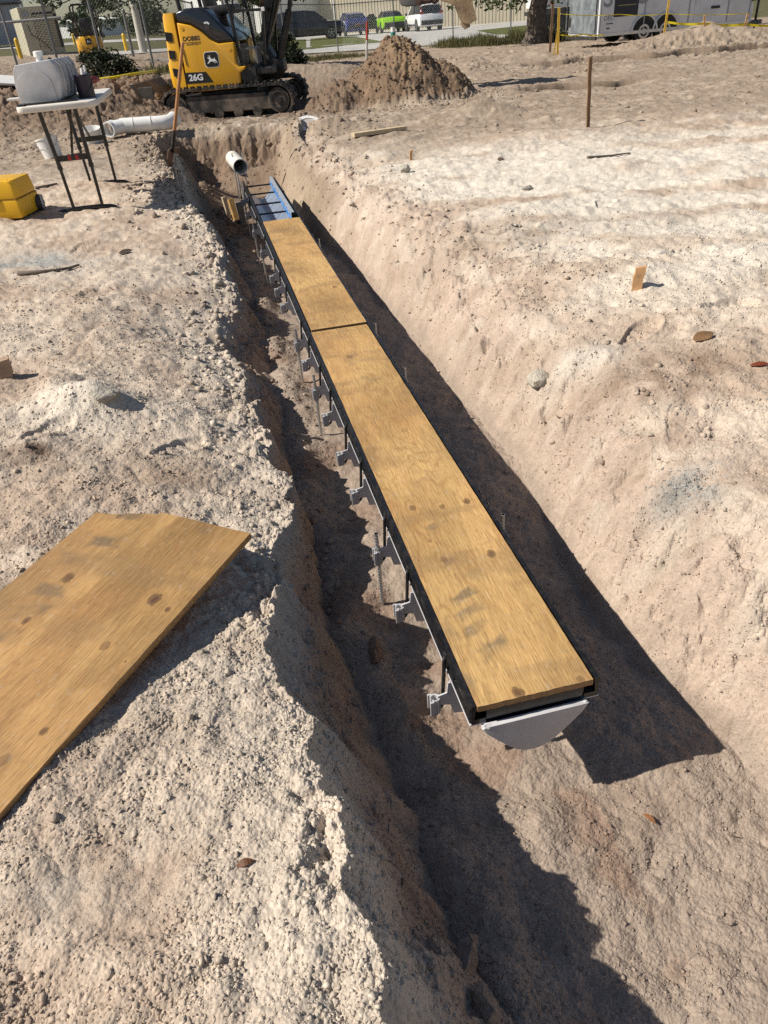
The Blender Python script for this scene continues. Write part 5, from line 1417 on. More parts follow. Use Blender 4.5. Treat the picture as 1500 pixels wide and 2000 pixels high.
# ------------------------------------------------------------------ chain-link fences
M_wire = mat('fence_wire', (.24, .25, .25), .45, metal=.6)
M_post = mat('fence_post', (.20, .205, .205), .5, metal=.4)
def chain_fence(name, label, pts, heights, pitch=.09, wire=.0022, bottom_gap=.05):
    t = thing(name, label, 'fence', pts[0], 0); o = Vector(pts[0])
    P = [Vector(p) - o for p in pts]
    for p, h in zip(P, heights):
        mb = MB(); mb.cyl((p.x, p.y, p.z - .3), (p.x, p.y, p.z + h), .028, seg=10); mb.blob((p.x, p.y, p.z + h), (.034, .034, .03), 1, 0); mb.build('post', M_post, t, smooth=True, angle=50)
    tops = [p + Vector((0, 0, h - .03)) for p, h in zip(P, heights)]
    mb = MB(); mb.tube(tops, .018, 8); mb.build('top_rail', M_post, t, smooth=True)
    mb = MB()
    for (p, q, h, g) in zip(P, P[1:], heights, heights[1:]):
        L = (q - p).length; H_ = min(h, g) - .05
        n = int((L + H_) / pitch)
        dirv = (q - p) / L; nr_ = Vector((-dirv.y, dirv.x, 0)) * .004
        for k in range(n):
            s0 = k * pitch - H_
            for sg in (1, -1):
                a0, a1 = max(s0, 0), min(s0 + H_, L)
                if a1 - a0 < .02: continue
                z0, z1 = (a0 - s0), (a1 - s0)
                if sg < 0: z0, z1 = H_ - z0, H_ - z1
                u0 = p + dirv * a0 + Vector((0, 0, z0 + bottom_gap)) + nr_ * sg; u1 = p + dirv * a1 + Vector((0, 0, z1 + bottom_gap)) + nr_ * sg
                mb.tube([u0, u1], wire, 3, caps=False)
    mb.build('wire_mesh', M_wire, t)
    return t
fp = [hit(px, py, 0, 20) for px, py in ((452, 116), (507, 113), (560, 110), (661, 103), (772, 93), (885, 83.5), (997, 76), (1105, 70))]
chain_fence('chain_link_fence', 'long chain link fence between the dirt site and the parking lot', fp, [1.75] * len(fp))
fl = [hit(px, py, 0, 20) for px, py in ((-42, 158), (41, 152), (120, 146), (205, 138), (300, 130), (395, 122))]
chain_fence('chain_link_fence', 'chain link fence at the left, in front of the grass and generator', fl, [1.55] * len(fl), .08, .0013)
for (bx, by, tx, ty, lab) in ((57, 101, 37, 28, 'tall grey gate post left of the beige generator'), (261, 112, 240, 20, 'tall dark gate post beside the lamp post')):
    p = hit(bx, by, 0, 20); tp = at_y(tx, ty, p.y)
    mb = MB(); mb.cyl((0, 0, -.2), (0, 0, tp.z - p.z), .05, seg=12); mb.blob((0, 0, tp.z - p.z), (.055, .055, .05), 1, 0); o = mb.build('gate_post', M_post, smooth=True, angle=50); o.location = p
    tag(o, lab, 'gate post', 'gate posts')
# gate arm across the left
a = at_y(-20, 47, 30.5); b = at_y(118, 34, 30.5)
mb = MB(); mb.cyl((0, 0, 0), b - a, .045, seg=10); o = mb.build('gate_rail', M_post, smooth=True, angle=50); o.location = a
tag(o, 'long grey horizontal gate rail crossing in front of the beige generator', 'gate rail')
# bollards, lamp post
for (bx, by, tx, ty, lab) in ((42, 115, 31, 75, 'yellow bollard on the grass left of the generator'), (147, 88, 139, 66, 'short yellow bollard between the generator and the roll bar'), (248, 101, 240, 66, 'yellow bollard beside the lamp post')):
    p = hit(bx, by, 0, 20); tp = at_y(tx, ty, p.y); h = tp.z - p.z
    mb = MB(); mb.cyl((0, 0, -.1), (0, 0, h - .03), .07, seg=16); mb.cyl((0, 0, h - .03), (0, 0, h + .02), .07, .03, 16)
    o = mb.build('bollard', mat('bollard_yellow', (.75, .47, .02), .5, dirt=SAND, dirt_amt=.2), smooth=True, angle=40); o.location = p; tag(o, lab, 'bollard', 'yellow bollards')
p = hit(281, 103, 0, 20)
lp = thing('lamp_post', 'pale concrete lamp post on the grass behind the excavator', 'lamp post', p)
mb = MB(); mb.cyl((0, 0, -.2), (0, 0, 7.5), .15, .09, 14); mb.build('pole', mat('pole_concrete', (.48, .45, .39), .8, var=.12), lp, smooth=True, angle=40)
mb = MB(); mb.tube([(0, 0, 7.4), (.3, 0, 7.6), (1.2, 0, 7.7)], .04, 8); mb.box((1.5, 0, 7.68), (.7, .25, .12), bevel=.03); mb.build('lamp_arm', M_post, lp)

# ------------------------------------------------------------------ vehicles
M_red = bpy.data.materials['red_plastic']
M_tail = mat('tail_lamp', (.35, .012, .012), .15, var=.1, coat=.6)
M_clear = mat('lamp_clear', (.75, .75, .75), .1, var=.05)
M_rim = mat('alloy_rim', (.45, .45, .46), .3, metal=.8)
def ss(v, p): return math.copysign(abs(v) ** p, v)
def car(name, label, cat, loc, rot, paint, L, W, body, roof, wheels, R, rear=True, plate=(.55, .25), top=None):
    """body: (x, half width, z low, z belt) stations back to front; roof: (x, half width, z) stations of the roof outline from rear to front"""
    t = thing(name, label, cat, loc, rot, 'vehicles parked by the warehouse')
    mb = MB(); rings = []
    for (x, hw, z0, z1) in body:
        ring = []
        for (u, v) in ((-1, .12), (-1, .30), (-1.0, .55), (-.985, .80), (-.93, .97), (-.6, 1.0), (0, 1.012), (.6, 1.0), (.93, .97), (.985, .80), (1.0, .55), (1, .30), (1, .12), (.9, 0), (-.9, 0)):
            ring.append(Vector((x, hw * u * (.97 + .03 * math.sin(v * 3.1)), z0 + (z1 - z0) * v)))
        rings.append(ring)
    mb.loft(rings)
    # wheel openings are cut as dark arches standing proud of the side
    bo = mb.build('body', paint, t, smooth=True, angle=38)
    mb = MB(); rings = []
    for (x, hwb, zb, hwt, zt) in roof:
        rings.append([Vector((x, -hwb, zb)), Vector((x, -hwb + (hwb - hwt) * .5, zb + (zt - zb) * .5)), Vector((x, -hwt, zt)), Vector((x, 0, zt + .012)), Vector((x, hwt, zt)), Vector((x, hwb - (hwb - hwt) * .5, zb + (zt - zb) * .5)), Vector((x, hwb, zb))])
    mb.loft(rings); gl = mb.build('glasshouse', M_glass, t, smooth=True, angle=30)
    # roof skin and pillars in body colour
    mb = MB(); rr_ = [r for r in roof if r[4] > max(q[4] for q in roof) - .16]
    rings = [[Vector((x, -hwt - .012, zt - .05)), Vector((x, -hwt * .9, zt + .012)), Vector((x, 0, zt + .028)), Vector((x, hwt * .9, zt + .012)), Vector((x, hwt + .012, zt - .05)), Vector((x, 0, zt - .03))] for (x, hwb, zb, hwt, zt) in rr_]
    mb.loft(rings); mb.build('roof', top or paint, t, smooth=True, angle=38)
    for s in (-1, 1):
        for (p0, p1) in ((roof[0], rr_[0]), (roof[-1], rr_[-1])):
            mb = MB(); mb.bar((p0[0], s * p0[1] * 1.0, p0[2]), (p1[0], s * (p1[3] + .008), p1[4] - .01), .07, .05, bevel=.01); mb.build('pillar', top or paint, t)
        mid = rr_[len(rr_) // 2]
        mb = MB(); mb.bar((mid[0], s * mid[1] * 1.005, mid[2]), (mid[0], s * (mid[3] + .012), mid[4]), .08, .03, bevel=.005); mb.build('pillar', top or M_blackplastic, t)
        mb = MB(); mb.box((roof[-1][0] - .25, s * (W / 2 + .06), roof[-1][2] + .06), (.12, .20, .14), bevel=.03); mb.build('mirror', M_blackplastic, t)
        xs = [b_[0] for b_ in body]
        mb = MB(); mb.box(((wheels[0] + wheels[1]) / 2, s * (W / 2 - .012), body[1][2] + .10), (wheels[1] - wheels[0] - 2 * R, .05, .10), bevel=.01); mb.build('sill', M_blackplastic, t)
        for wx in wheels:
            mb = MB(); mb.cyl((wx, s * (W / 2 - .16), R), (wx, s * (W / 2 + .006), R), R * 1.16, seg=26); mb.build('wheel_arch', M_blackplastic, t)
            mb = MB(); mb.cyl((wx, s * (W / 2 - .18), R), (wx, s * (W / 2 + .02), R), R, seg=28); wh = mb.build('wheel', M_rubberclean, t, smooth=True, angle=40)
            mb = MB(); mb.pipe((wx, s * (W / 2 - .02), R), (wx, s * (W / 2 + .028), R), R * .68, R * .60, 24)
            for k in range(5):
                a = 2 * math.pi * k / 5 + .3; mb.bar((wx, s * (W / 2 + .022), R), (wx + R * .63 * math.cos(a), s * (W / 2 + .022), R + R * .63 * math.sin(a)), .06, .02, up=Vector((0, 1, 0)))
            mb.build('rim', M_rim, wh)
    xr = body[0][0]; hw = body[1][1]
    zb = body[0][3]
    mb = MB(); mb.box((xr - .02, 0, body[0][2] + .14), (.12, hw * 1.7, .26), bevel=.04); mb.build('rear_bumper', M_blackplastic, t, smooth=True, angle=40)
    mb = MB(); mb.box((xr - .012, 0, zb - .34), (.03, .30, .15), bevel=.01); mb.build('number_plate', mat('plate_tint', plate if len(plate) == 3 else (.6, .6, .58), .5), t)
    return t
def taillights(t, x, hw, z, w, h, d=.06, m=None):
    for s in (-1, 1):
        mb = MB(); mb.box((x, s * (hw - w / 2), z), (d, w, h), bevel=.02); mb.build('tail_lamp', m or M_tail, t)
def heading(dx, dy): return math.atan2(dy, dx)
P_white = mat('paint_white', (.78, .78, .78), .25, var=.03, coat=.6); P_blue = mat('paint_blue', (.012, .03, .20), .25, var=.05, coat=.7)
P_lime = mat('paint_lime', (.33, .72, .015), .3, var=.04, coat=.6); P_black = mat('paint_black', (.006, .007, .011), .22, var=.1, coat=.6)
# white sport utility vehicle
p = hit(842, 60.5, 0, 20); vz = base_z(p.x, p.y) + .02
suv = car('parked_car', 'white sport utility vehicle parked at the right end of the row', 'car', (p.x - .35, p.y + 2.3, vz), heading(-.20, 1), P_white, 4.6, 1.86,
          [(-2.28, .78, .36, .92), (-2.22, .89, .28, 1.02), (-1.9, .93, .24, 1.06), (-.6, .93, .22, 1.04), (.9, .93, .22, 1.0), (1.5, .92, .23, .98), (2.1, .84, .26, .86), (2.28, .66, .34, .70)],
          [(-2.16, .80, 1.00, .72, 1.06), (-1.98, .82, 1.02, .70, 1.52), (-1.7, .83, 1.03, .68, 1.64), (-.4, .83, 1.02, .68, 1.67), (.5, .83, 1.0, .66, 1.58), (1.25, .80, .98, .70, 1.02)], (-1.36, 1.34), .355, plate=(.5, .5, .48))
taillights(suv, -2.17, .88, 1.10, .30, .14); taillights(suv, -2.06, .80, 1.30, .10, .34)
mb = MB(); mb.box((-2.29, 0, .50), (.05, 1.6, .28), bevel=.02); mb.build('bumper_cladding', M_blackplastic, suv)
mb = MB(); mb.box((-2.06, 0, 1.66), (.3, 1.2, .03), bevel=.01); mb.build('spoiler', P_white, suv)
# lime green convertible, black soft top, driver's door open
p = hit(768, 64, 0, 20); vz = base_z(p.x, p.y) + .02
lim = car('parked_car', 'lime green convertible with black soft top and open left door', 'car', (p.x - .1, p.y + 2.3, vz), heading(-.10, 1), P_lime, 4.7, 1.90,
          [(-2.35, .80, .40, .90), (-2.28, .91, .26, 1.00), (-1.9, .95, .22, 1.02), (-.8, .95, .20, .98), (.6, .95, .20, .94), (1.3, .95, .21, .92), (2.1, .88, .24, .82), (2.35, .68, .32, .68)],
          [(-1.55, .76, .99, .66, 1.02), (-1.0, .80, .98, .62, 1.27), (-.5, .81, .97, .60, 1.36), (.1, .81, .96, .60, 1.36), (.95, .78, .93, .66, .97)], (-1.38, 1.36), .345, top=M_blackplastic, plate=(.4, .4, .38))
taillights(lim, -2.30, .84, .80, .42, .16)
mb = MB(); mb.box((-2.325, 0, .80), (.04, .9, .16), bevel=.01); mb.build('tail_panel', M_blackplastic, lim)
mb = MB(); mb.box((-2.36, 0, .34), (.06, 1.7, .14), bevel=.02); mb.build('diffuser', M_blackplastic, lim)
mb = MB(); mb.box((.62, 1.42, .58), (.12, .95, .62), Matrix.Rotation(.15, 3, 'Z'), bevel=.03); mb.prism([(.98, .88), (1.86, .88), (1.80, 1.02), (1.55, 1.26), (1.15, 1.28)], 'x', .60, .64); mb.build('open_door', M_blackplastic, lim)
# blue hatchback
p = hit(696, 70, 0, 20); vz = base_z(p.x, p.y) + .02
blu = car('parked_car', 'dark blue fastback car parked beside the lawn corner', 'car', (p.x - .2, p.y + 2.2, vz), heading(-.16, 1), P_blue, 4.7, 1.86,
          [(-2.3, .76, .42, 1.00), (-2.2, .88, .28, 1.06), (-1.8, .93, .24, 1.06), (-.6, .93, .22, 1.02), (.9, .93, .22, .98), (1.5, .91, .23, .94), (2.1, .82, .26, .80), (2.3, .62, .34, .64)],
          [(-2.0, .72, 1.05, .62, 1.08), (-1.3, .80, 1.04, .60, 1.36), (-.5, .83, 1.02, .62, 1.47), (.3, .83, 1.0, .62, 1.45), (1.4, .78, .95, .68, .98)], (-1.42, 1.38), .345, top=P_blue, plate=(.75, .25, .04))
taillights(blu, -2.22, .86, .95, .34, .10)
# black crew vehicle, side on, nose to the right
p = hit(607, 79.5, 0, 20); vz = base_z(p.x, p.y) + .02
blk = car('parked_car', 'black sport utility vehicle seen from the side, standing on the grass', 'car', (p.x, p.y, vz), heading(1, .06), P_black, 5.0, 1.96,
          [(-2.5, .82, .45, 1.08), (-2.42, .93, .32, 1.14), (-1.9, .98, .28, 1.14), (-.6, .98, .26, 1.12), (.8, .98, .26, 1.12), (1.4, .98, .27, 1.12), (2.2, .94, .30, 1.06), (2.5, .74, .40, .86)],
          [(-2.4, .84, 1.12, .76, 1.2), (-2.2, .86, 1.12, .74, 1.66), (-1.8, .87, 1.12, .72, 1.76), (-.2, .87, 1.11, .72, 1.78), (.5, .87, 1.11, .70, 1.68), (1.25, .84, 1.11, .76, 1.16)], (-1.45, 1.50), .385)
mb = MB(); mb.box((2.46, -.60, .86), (.10, .40, .16), bevel=.03); mb.build('headlight', M_clear, blk)
mb = MB(); mb.box((2.46, .60, .86), (.10, .40, .16), bevel=.03); mb.build('headlight', M_clear, blk)

# ------------------------------------------------------------------ cargo trailer and box truck
M_trailer = mat('trailer_skin', (.66, .68, .71), .45, var=.05, scale=1.5, dirt=(.30, .29, .27), dirt_amt=.35, dscale=1.8)
M_trdoor = mat('weathered_door', (.13, .15, .165), .35, var=.2, scale=3, dirt=(.36, .38, .39), dirt_amt=.6, dscale=4)
M_ghost = mat('ghost_letters', (.26, .285, .31), .5, var=.1)
tr0 = at_y(1167, 73, 26.5)
tang = math.radians(12)
gzt = base_z(tr0.x, tr0.y)
tr = thing('cargo_trailer', 'grey enclosed cargo trailer with a navy sign panel, parked behind the sand berm', 'trailer', (tr0.x, tr0.y, gzt), tang)
fl_ = max(.28, tr0.z - gzt); TLn, TWd, THt = 5.25, 2.0, 2.15
mb = MB(); mb.box((TLn / 2, TWd / 2, fl_ + THt / 2), (TLn, TWd, THt), bevel=.05); mb.build('box_body', M_trailer, tr, smooth=True, angle=40)
mb = MB(); mb.box((TLn / 2, -.006, fl_ + .04), (TLn, .02, .08)); mb.box((TLn / 2, -.006, fl_ + THt - .05), (TLn, .02, .1)); mb.build('edge_trim', M_trim, tr)
for x in (.04, 1.52, 3.05, 4.42, 5.20):
    mb = MB(); mb.box((x, -.006, fl_ + THt / 2), (.035, .016, THt - .2)); mb.build('panel_seam', M_greywall, tr)
mb = MB(); mb.box((-.012, TWd / 2, fl_ + THt / 2), (.03, TWd - .14, THt - .16), bevel=.008); rd = mb.build('rear_door', M_trdoor, tr)
mb = MB(); mb.box((-.03, TWd - .14, fl_ + .38), (.02, .16, .26), bevel=.006); mb.build('door_latch', M_darkmetal, rd)
mb = MB(); mb.tube([(-.05, .12, fl_ + .1), (-.05, .12, fl_ + 1.9)], .014, 8); mb.build('lock_bar', M_darkmetal, rd)
mb = MB(); mb.box((-.05, TWd / 2, fl_ - .03), (.06, TWd, .10)); mb.build('rear_bumper', M_darkmetal, tr)
for (x, y) in ((1.55, .0), (2.28, .0), (1.55, TWd), (2.28, TWd)):
    s = -1 if y == 0 else 1
    mb = MB(); mb.cyl((x, y - s * .20, .32), (x, y + s * .012, .32), .31, seg=28); w_ = mb.build('wheel', M_rubberclean, tr, smooth=True, angle=40)
    mb = MB(); mb.pipe((x, y - s * .03, .32), (x, y + s * .022, .32), .19, .13, 22); mb.cyl((x, y, .32), (x, y + s * .018, .32), .08, seg=14); mb.build('rim', M_rim, w_, smooth=True, angle=40)
    mb = MB()
    arc = [(x + .40 * math.cos(a), .32 + .40 * math.sin(a)) for a in [math.pi * k / 12 for k in range(13)]]
    mb.prism(arc, 'y', y + s * .0, y + s * .008); mb.build('wheel_arch', M_decal, tr)
mb = MB()
for x in (1.55, 2.28): mb.tube([(x + .43 * math.cos(a), -.03, .32 + .43 * math.sin(a)) for a in [math.pi * k / 12 for k in range(13)]], .028, 6)
mb.build('fender', M_trailer, tr, smooth=True)
mb = MB(); mb.box((.88, -.006, fl_ + 1.05), (.80, .008, 1.15)); sg = mb.build('sign_panel', mat('sign_navy', (.012, .014, .028), .35, var=.1), tr)
lettering('sign_word', 'DEVELOPMENT', .085, M_decalw, sg, (.93, -.0115, fl_ + .96), FRONT, bold=.001, sx=.95)
mb = MB()
for x in (.74, .93, 1.12): mb.tube([Vector((x + a[0], -.014, fl_ + 1.12 + a[1])) for a in rr_poly(.20, .17, .05, 4)], .012, 6, closed=True)
mb.build('sign_emblem', M_decalw, sg)
lettering('sign_letters', 'C E L', .10, M_decalw, sg, (.93, -.0115, fl_ + 1.12), FRONT, bold=.001)
mb = MB(); mb.box((.90, -.012, fl_ + .76), (.62, .004, .02)); mb.build('sign_rule', mat('sign_gold', (.35, .30, .14), .5), sg)
lettering('ghost_letter', 'DEC', .17, M_ghost, tr, (.33, -.0035, fl_ + .46), FRONT, bold=.004)
lettering('ghost_letter', 'S', .75, M_ghost, tr, (.26, -.0035, fl_ + .98), FRONT, bold=.008)
lettering('ghost_letter', 'O', .85, M_ghost, tr, (1.40, -.0035, fl_ + 1.02), FRONT, bold=.008)
for (y, z, sz) in ((1.0, 1.5, .26), (1.0, 1.05, .20), (1.0, .72, .14)):
    lettering('ghost_letter', 'DEVELOPMENT', sz, M_ghost, rd, (-.029, y, fl_ + z - .1), (math.radians(90), 0, math.radians(-90)), sx=.75)
mb = MB(); mb.box((3.72, -.01, fl_ + .98), (.95, .02, 1.75), bevel=.01); sd = mb.build('side_door', M_trailer, tr)
mb = MB(); mb.box((3.95, -.03, fl_ + .50), (.30, .03, .07), bevel=.008); mb.build('handle', M_darkmetal, sd)
mb = MB(); mb.box((.32, -.008, fl_ + .20), (.10, .012, .03)); mb.box((.36, -.008, fl_ + .32), (.22, .012, .02)); mb.build('side_marker', M_darkmetal, tr)
mb = MB(); mb.bar((TLn, .3, fl_ - .05), (TLn + 1.2, TWd / 2, fl_ - .05), .1, .12); mb.bar((TLn, TWd - .3, fl_ - .05), (TLn + 1.2, TWd / 2, fl_ - .05), .1, .12); mb.build('drawbar', M_darkmetal, tr)
mb = MB(); mb.cyl((TLn + .35, .6, fl_), (TLn + .35, .6, fl_ + .5), .15, seg=16); mb.cyl((TLn + .35, 1.1, fl_), (TLn + .35, 1.1, fl_ + .5), .15, seg=16); mb.build('gas_bottle', M_white, tr, smooth=True, angle=40)
mb = MB(); mb.cyl((TLn + 1.0, TWd / 2, -.05), (TLn + 1.0, TWd / 2, fl_ + .55), .04, seg=10); mb.build('jack', M_darkmetal, tr)

p = at_y(1100, 58, 40)
bt = thing('box_truck', 'white box truck body with corrugated sides beyond the tree', 'truck', (p.x, p.y, base_z(p.x, p.y)), math.radians(8))
mb = ribbed_wall(5.2, 2.6, .14, .03); o = mb.build('box_side', M_whitewall, bt); o.location = (-1.0, 0, .95)
mb = MB(); mb.box((1.6, 1.25, 2.25), (5.18, 2.1, 2.58)); mb.build('box_body', M_whitewall, bt)
mb = MB(); mb.box((1.6, .1, .82), (5.3, .3, .22)); mb.box((-1.02, 1.2, .75), (.1, 2.2, .16)); mb.build('underframe', M_darkmetal, bt)
for x in (.3, 3.2):
    for y in (.05, 2.1):
        mb = MB(); mb.cyl((x, y, .42), (x, y + .25, .42), .42, seg=24); mb.build('wheel', M_rubberclean, bt, smooth=True, angle=40)
mb = MB(); mb.box((-.6, -.04, 1.15), (.18, .03, .12)); mb.build('side_lamp', M_tail, bt)

# ------------------------------------------------------------------ posts, stakes and tape on the site
def marker(name, bx, by, tx, ty, r, cols, label, cat):
    p = hit(bx, by, 0, 20); p = Vector((p.x, p.y, gz(p.x, p.y, 1))); tp = at_y(tx, ty, p.y); d = tp - p; L = d.length; d.normalize()
    t = thing(name, label, cat, p); z0 = -.25
    for (f, m_, nm) in cols:
        mb = MB(); mb.cyl(d * z0, d * (L * f), r, seg=14); mb.build(nm, m_, t, smooth=True, angle=40); z0 = L * f
    return t
M_green = mat('green_pvc', (.01, .22, .17), .4, var=.1); M_redp = mat('faded_red', (.40, .05, .025), .6, var=.15)
pg = at_y(768, 97, 14.9)
t = thing('sewer_pipe', 'green upright plastic pipe with a white cap behind the peak of the dirt mound', 'pipe', (pg.x, pg.y, gz(pg.x, pg.y, 1)))
hh = at_y(768, 53, 14.9).z - gz(pg.x, pg.y, 1)
mb = MB(); mb.cyl((0, 0, -.1), (.015, 0, hh - .07), .040, seg=18); mb.build('green_pipe', M_green, t, smooth=True, angle=40)
mb = MB(); mb.cyl((.015, 0, hh - .07), (.016, 0, hh), .041, seg=18); mb.build('white_cap', M_white, t, smooth=True, angle=40)
marker('marker_post', 716, 117, 717, 42, .040, ((.52, mat('faded_white', (.50, .47, .43), .7, var=.2), 'white_section'), (1.0, M_redp, 'red_section')), 'thin marker post, red above and white below, left of the mound', 'marker post')
def post_plain(name, bx, by, tx, ty, w, m, label, D=None):
    p = hit(bx, by, 0, 20) if D is None else at_y(bx, by, D)
    p = Vector((p.x, p.y, gz(p.x, p.y, 1))); tp = at_y(tx, ty, p.y); d = tp - p
    mb = MB(); mb.bar(d * -.1, d, w, w * .45, up=Vector((0, 1, 0)), bevel=.002); o = mb.build(name, m); o.location = p
    return tag(o, label, 'stake', 'wooden stakes on the far site edge')
M_ystake = mat('yellow_stake', (.68, .42, .05), .7, var=.15, scale=15)
post_plain('wooden_stake', 1090, 88, 1092, 15, .05, M_ystake, 'yellow painted stake right of the big tree trunk', 21)
post_plain('wooden_stake', 1082, 88, 1090, 58, .03, M_ystake, 'yellow diagonal brace leaning on the yellow stake by the tree', 20.9)
post_plain('wooden_stake', 1076, 62, 1080, 9, .06, M_stakedark, 'dark brown stake just right of the big tree trunk', 24)
post_plain('wooden_stake', 1298, 60, 1309, -14, .045, M_ystake, 'tall leaning yellow stake on the berm before the trailer wheels', 22.3)
post_plain('wooden_stake', 1374, 68, 1376, 30, .045, M_stake, 'pale wooden stake on the berm left of the batter board', 22.0)
post_plain('wooden_stake', 1452, 66, 1461, 26, .045, M_stake, 'pale leaning wooden stake at the right end of the batter board', 22.0)
a, b = at_y(1404, 68, 22.15), at_y(1452, 63, 22.15)
mb = MB(); mb.bar(Vector((0, 0, 0)), b - a, .03, .14, bevel=.003); o = mb.build('batter_board', mat('board_brown', (.30, .18, .10), .85, var=.2)); o.location = a
tag(o, 'horizontal brown board nailed between two stakes on the sand berm', 'board')
M_tape = mat('yellow_tape', (.75, .62, .03), .45, var=.05); M_tapeb = M_decal
def tape(pts, w, label):
    P = [at_y(*p) for p in pts]; o0 = P[0]; mb = MB(); R_ = []
    n = 40
    for i in range(n + 1):
        f = i / n * (len(P) - 1); k = min(int(f), len(P) - 2); u = f - k
        q = P[k].lerp(P[k + 1], u) - o0; q.z -= .03 * math.sin(math.pi * u)
        tw_ = .25 * math.sin(i * .9)
        R_.append((q + Vector((0, tw_ * w, w / 2)), q - Vector((0, tw_ * w, w / 2))))
    for (a, b), (c_, d_) in zip(R_, R_[1:]): mb.face([a, c_, d_, b])
    bmesh.ops.solidify(mb.bm, geom=mb.bm.faces[:], thickness=.002)
    o = mb.build('caution_tape', M_tape); o.location = o0; return tag(o, label, 'tape', 'yellow caution tape')
tape([(1303, 43, 22.3), (1375, 46, 22.0), (1458, 47.5, 22.0), (1530, 48, 22)], .05, 'bright yellow caution tape strung between the stakes in front of the trailer door')
tape([(1098, 27.5, 24), (1210, 28, 24), (1300, 27, 24), (1460, 26, 24)], .018, 'thin higher caution tape crossing the trailer sign panel')
tape([(1095, 68, 23.5), (1140, 67, 23.5), (1180, 67.5, 23.5)], .03, 'low caution tape below the trailer rear door')
# yellow hose on the far left
P = [hit(px, py, 1) for px, py in ((190, 160), (225, 155), (265, 148), (310, 141))]
mb = MB(); mb.tube([Vector((p.x, p.y, gz(p.x, p.y, 1) + .03)) for p in P], .022, 8); o = mb.build('yellow_hose', M_tape, smooth=True)
tag(o, 'yellow hose lying across the dirt left of the excavator', 'hose')
p = hit(18, 164, 1)
mb = MB(); mb.prism([(-.3, 0), (.3, 0), (.34, .10), (.30, .10), (.27, .03), (-.27, .03), (-.30, .10), (-.34, .10)], 'y', -.5, .5); o = mb.build('gutter_piece', M_white); o.location = (p.x, p.y, p.z + .04); o.rotation_euler = (.1, .15, .5)
tag(o, 'white bent plastic sheet lying on the ridge at the far left', 'plastic sheet')

# ------------------------------------------------------------------ vegetation
def leaf_mat(name, c1, c2):
    m, t, b = new_mat(name); N, L = t.nodes.new, t.links.new
    geo = N('ShaderNodeNewGeometry')
    rp = N('ShaderNodeValToRGB'); e = rp.color_ramp.elements; e[0].color = (*c1, 1); e[1].color = (*c2, 1)
    nz = N('ShaderNodeTexNoise'); nz.inputs['Scale'].default_value = .9; nz.inputs['Detail'].default_value = 2
    L(geo.outputs['Position'], nz.inputs['Vector'])
    ad = N('ShaderNodeMath'); ad.operation = 'ADD'; L(geo.outputs['Random Per Island'], ad.inputs[0]); L(nz.outputs[0], ad.inputs[1])
    sb = N('ShaderNodeMath'); sb.operation = 'MULTIPLY_ADD'; sb.inputs[1].default_value = .7; sb.inputs[2].default_value = -.25; L(ad.outputs[0], sb.inputs[0])
    L(sb.outputs[0], rp.inputs[0]); L(rp.outputs[0], b.inputs['Base Color'])
    b.inputs['Roughness'].default_value = .55; b.inputs['Specular IOR Level'].default_value = .3
    tr_ = N('ShaderNodeBsdfTranslucent'); L(rp.outputs[0], tr_.inputs[0]); ms = N('ShaderNodeMixShader'); ms.inputs[0].default_value = .22
    out = t.nodes['Material Output']; L(b.outputs[0], ms.inputs[1]); L(tr_.outputs[0], ms.inputs[2]); L(ms.outputs[0], out.inputs[0])
    return m
M_oak = leaf_mat('oak_leaves', (.022, .042, .014), (.085, .105, .038))
M_bushl = leaf_mat('dark_bush_leaves', (.012, .020, .010), (.045, .055, .025))
M_weed = leaf_mat('weed_blades', (.05, .06, .018), (.20, .17, .075))
M_far = leaf_mat('far_leaves', (.022, .040, .018), (.060, .085, .036))
M_bark = mat('oak_bark', (.115, .095, .078), .95, var=.4, scale=9, bump=1.0, bscale=18, spec=.1)

def leaves_mesh(name, centres, radii, counts, size, m, parent, flat=.7, seed=1, origin=Vector((0, 0, 0))):
    r = np.random.default_rng(seed); P = []
    for c_, rad, n in zip(centres, radii, counts):
        d = r.normal(size=(n, 3)); d /= np.linalg.norm(d, axis=1)[:, None]
        d *= (r.random((n, 1)) ** .45) * np.array([rad, rad, rad * flat])
        P.append(np.array(c_) + d)
    P = np.concatenate(P); n = len(P)
    a = r.normal(size=(n, 3)); a[:, 2] *= .6; a /= np.linalg.norm(a, axis=1)[:, None]
    b = np.cross(a, r.normal(size=(n, 3))); b /= np.linalg.norm(b, axis=1)[:, None]
    s = size * (.6 + .8 * r.random((n, 1)))
    V = np.stack([P - a * s, P + b * s * .38, P + a * s, P - b * s * .38], 1).reshape(-1, 3) - np.array(origin)
    me = bpy.data.meshes.new(name); me.vertices.add(len(V)); me.vertices.foreach_set('co', V.astype(np.float32).ravel())
    me.loops.add(len(V)); me.loops.foreach_set('vertex_index', np.arange(len(V), dtype=np.int32))
    me.polygons.add(n); me.polygons.foreach_set('loop_start', np.arange(0, len(V), 4, dtype=np.int32)); me.update()
    me.materials.append(m); o = bpy.data.objects.new(name, me); C.objects.link(o)
    if parent: o.parent = parent
    return o
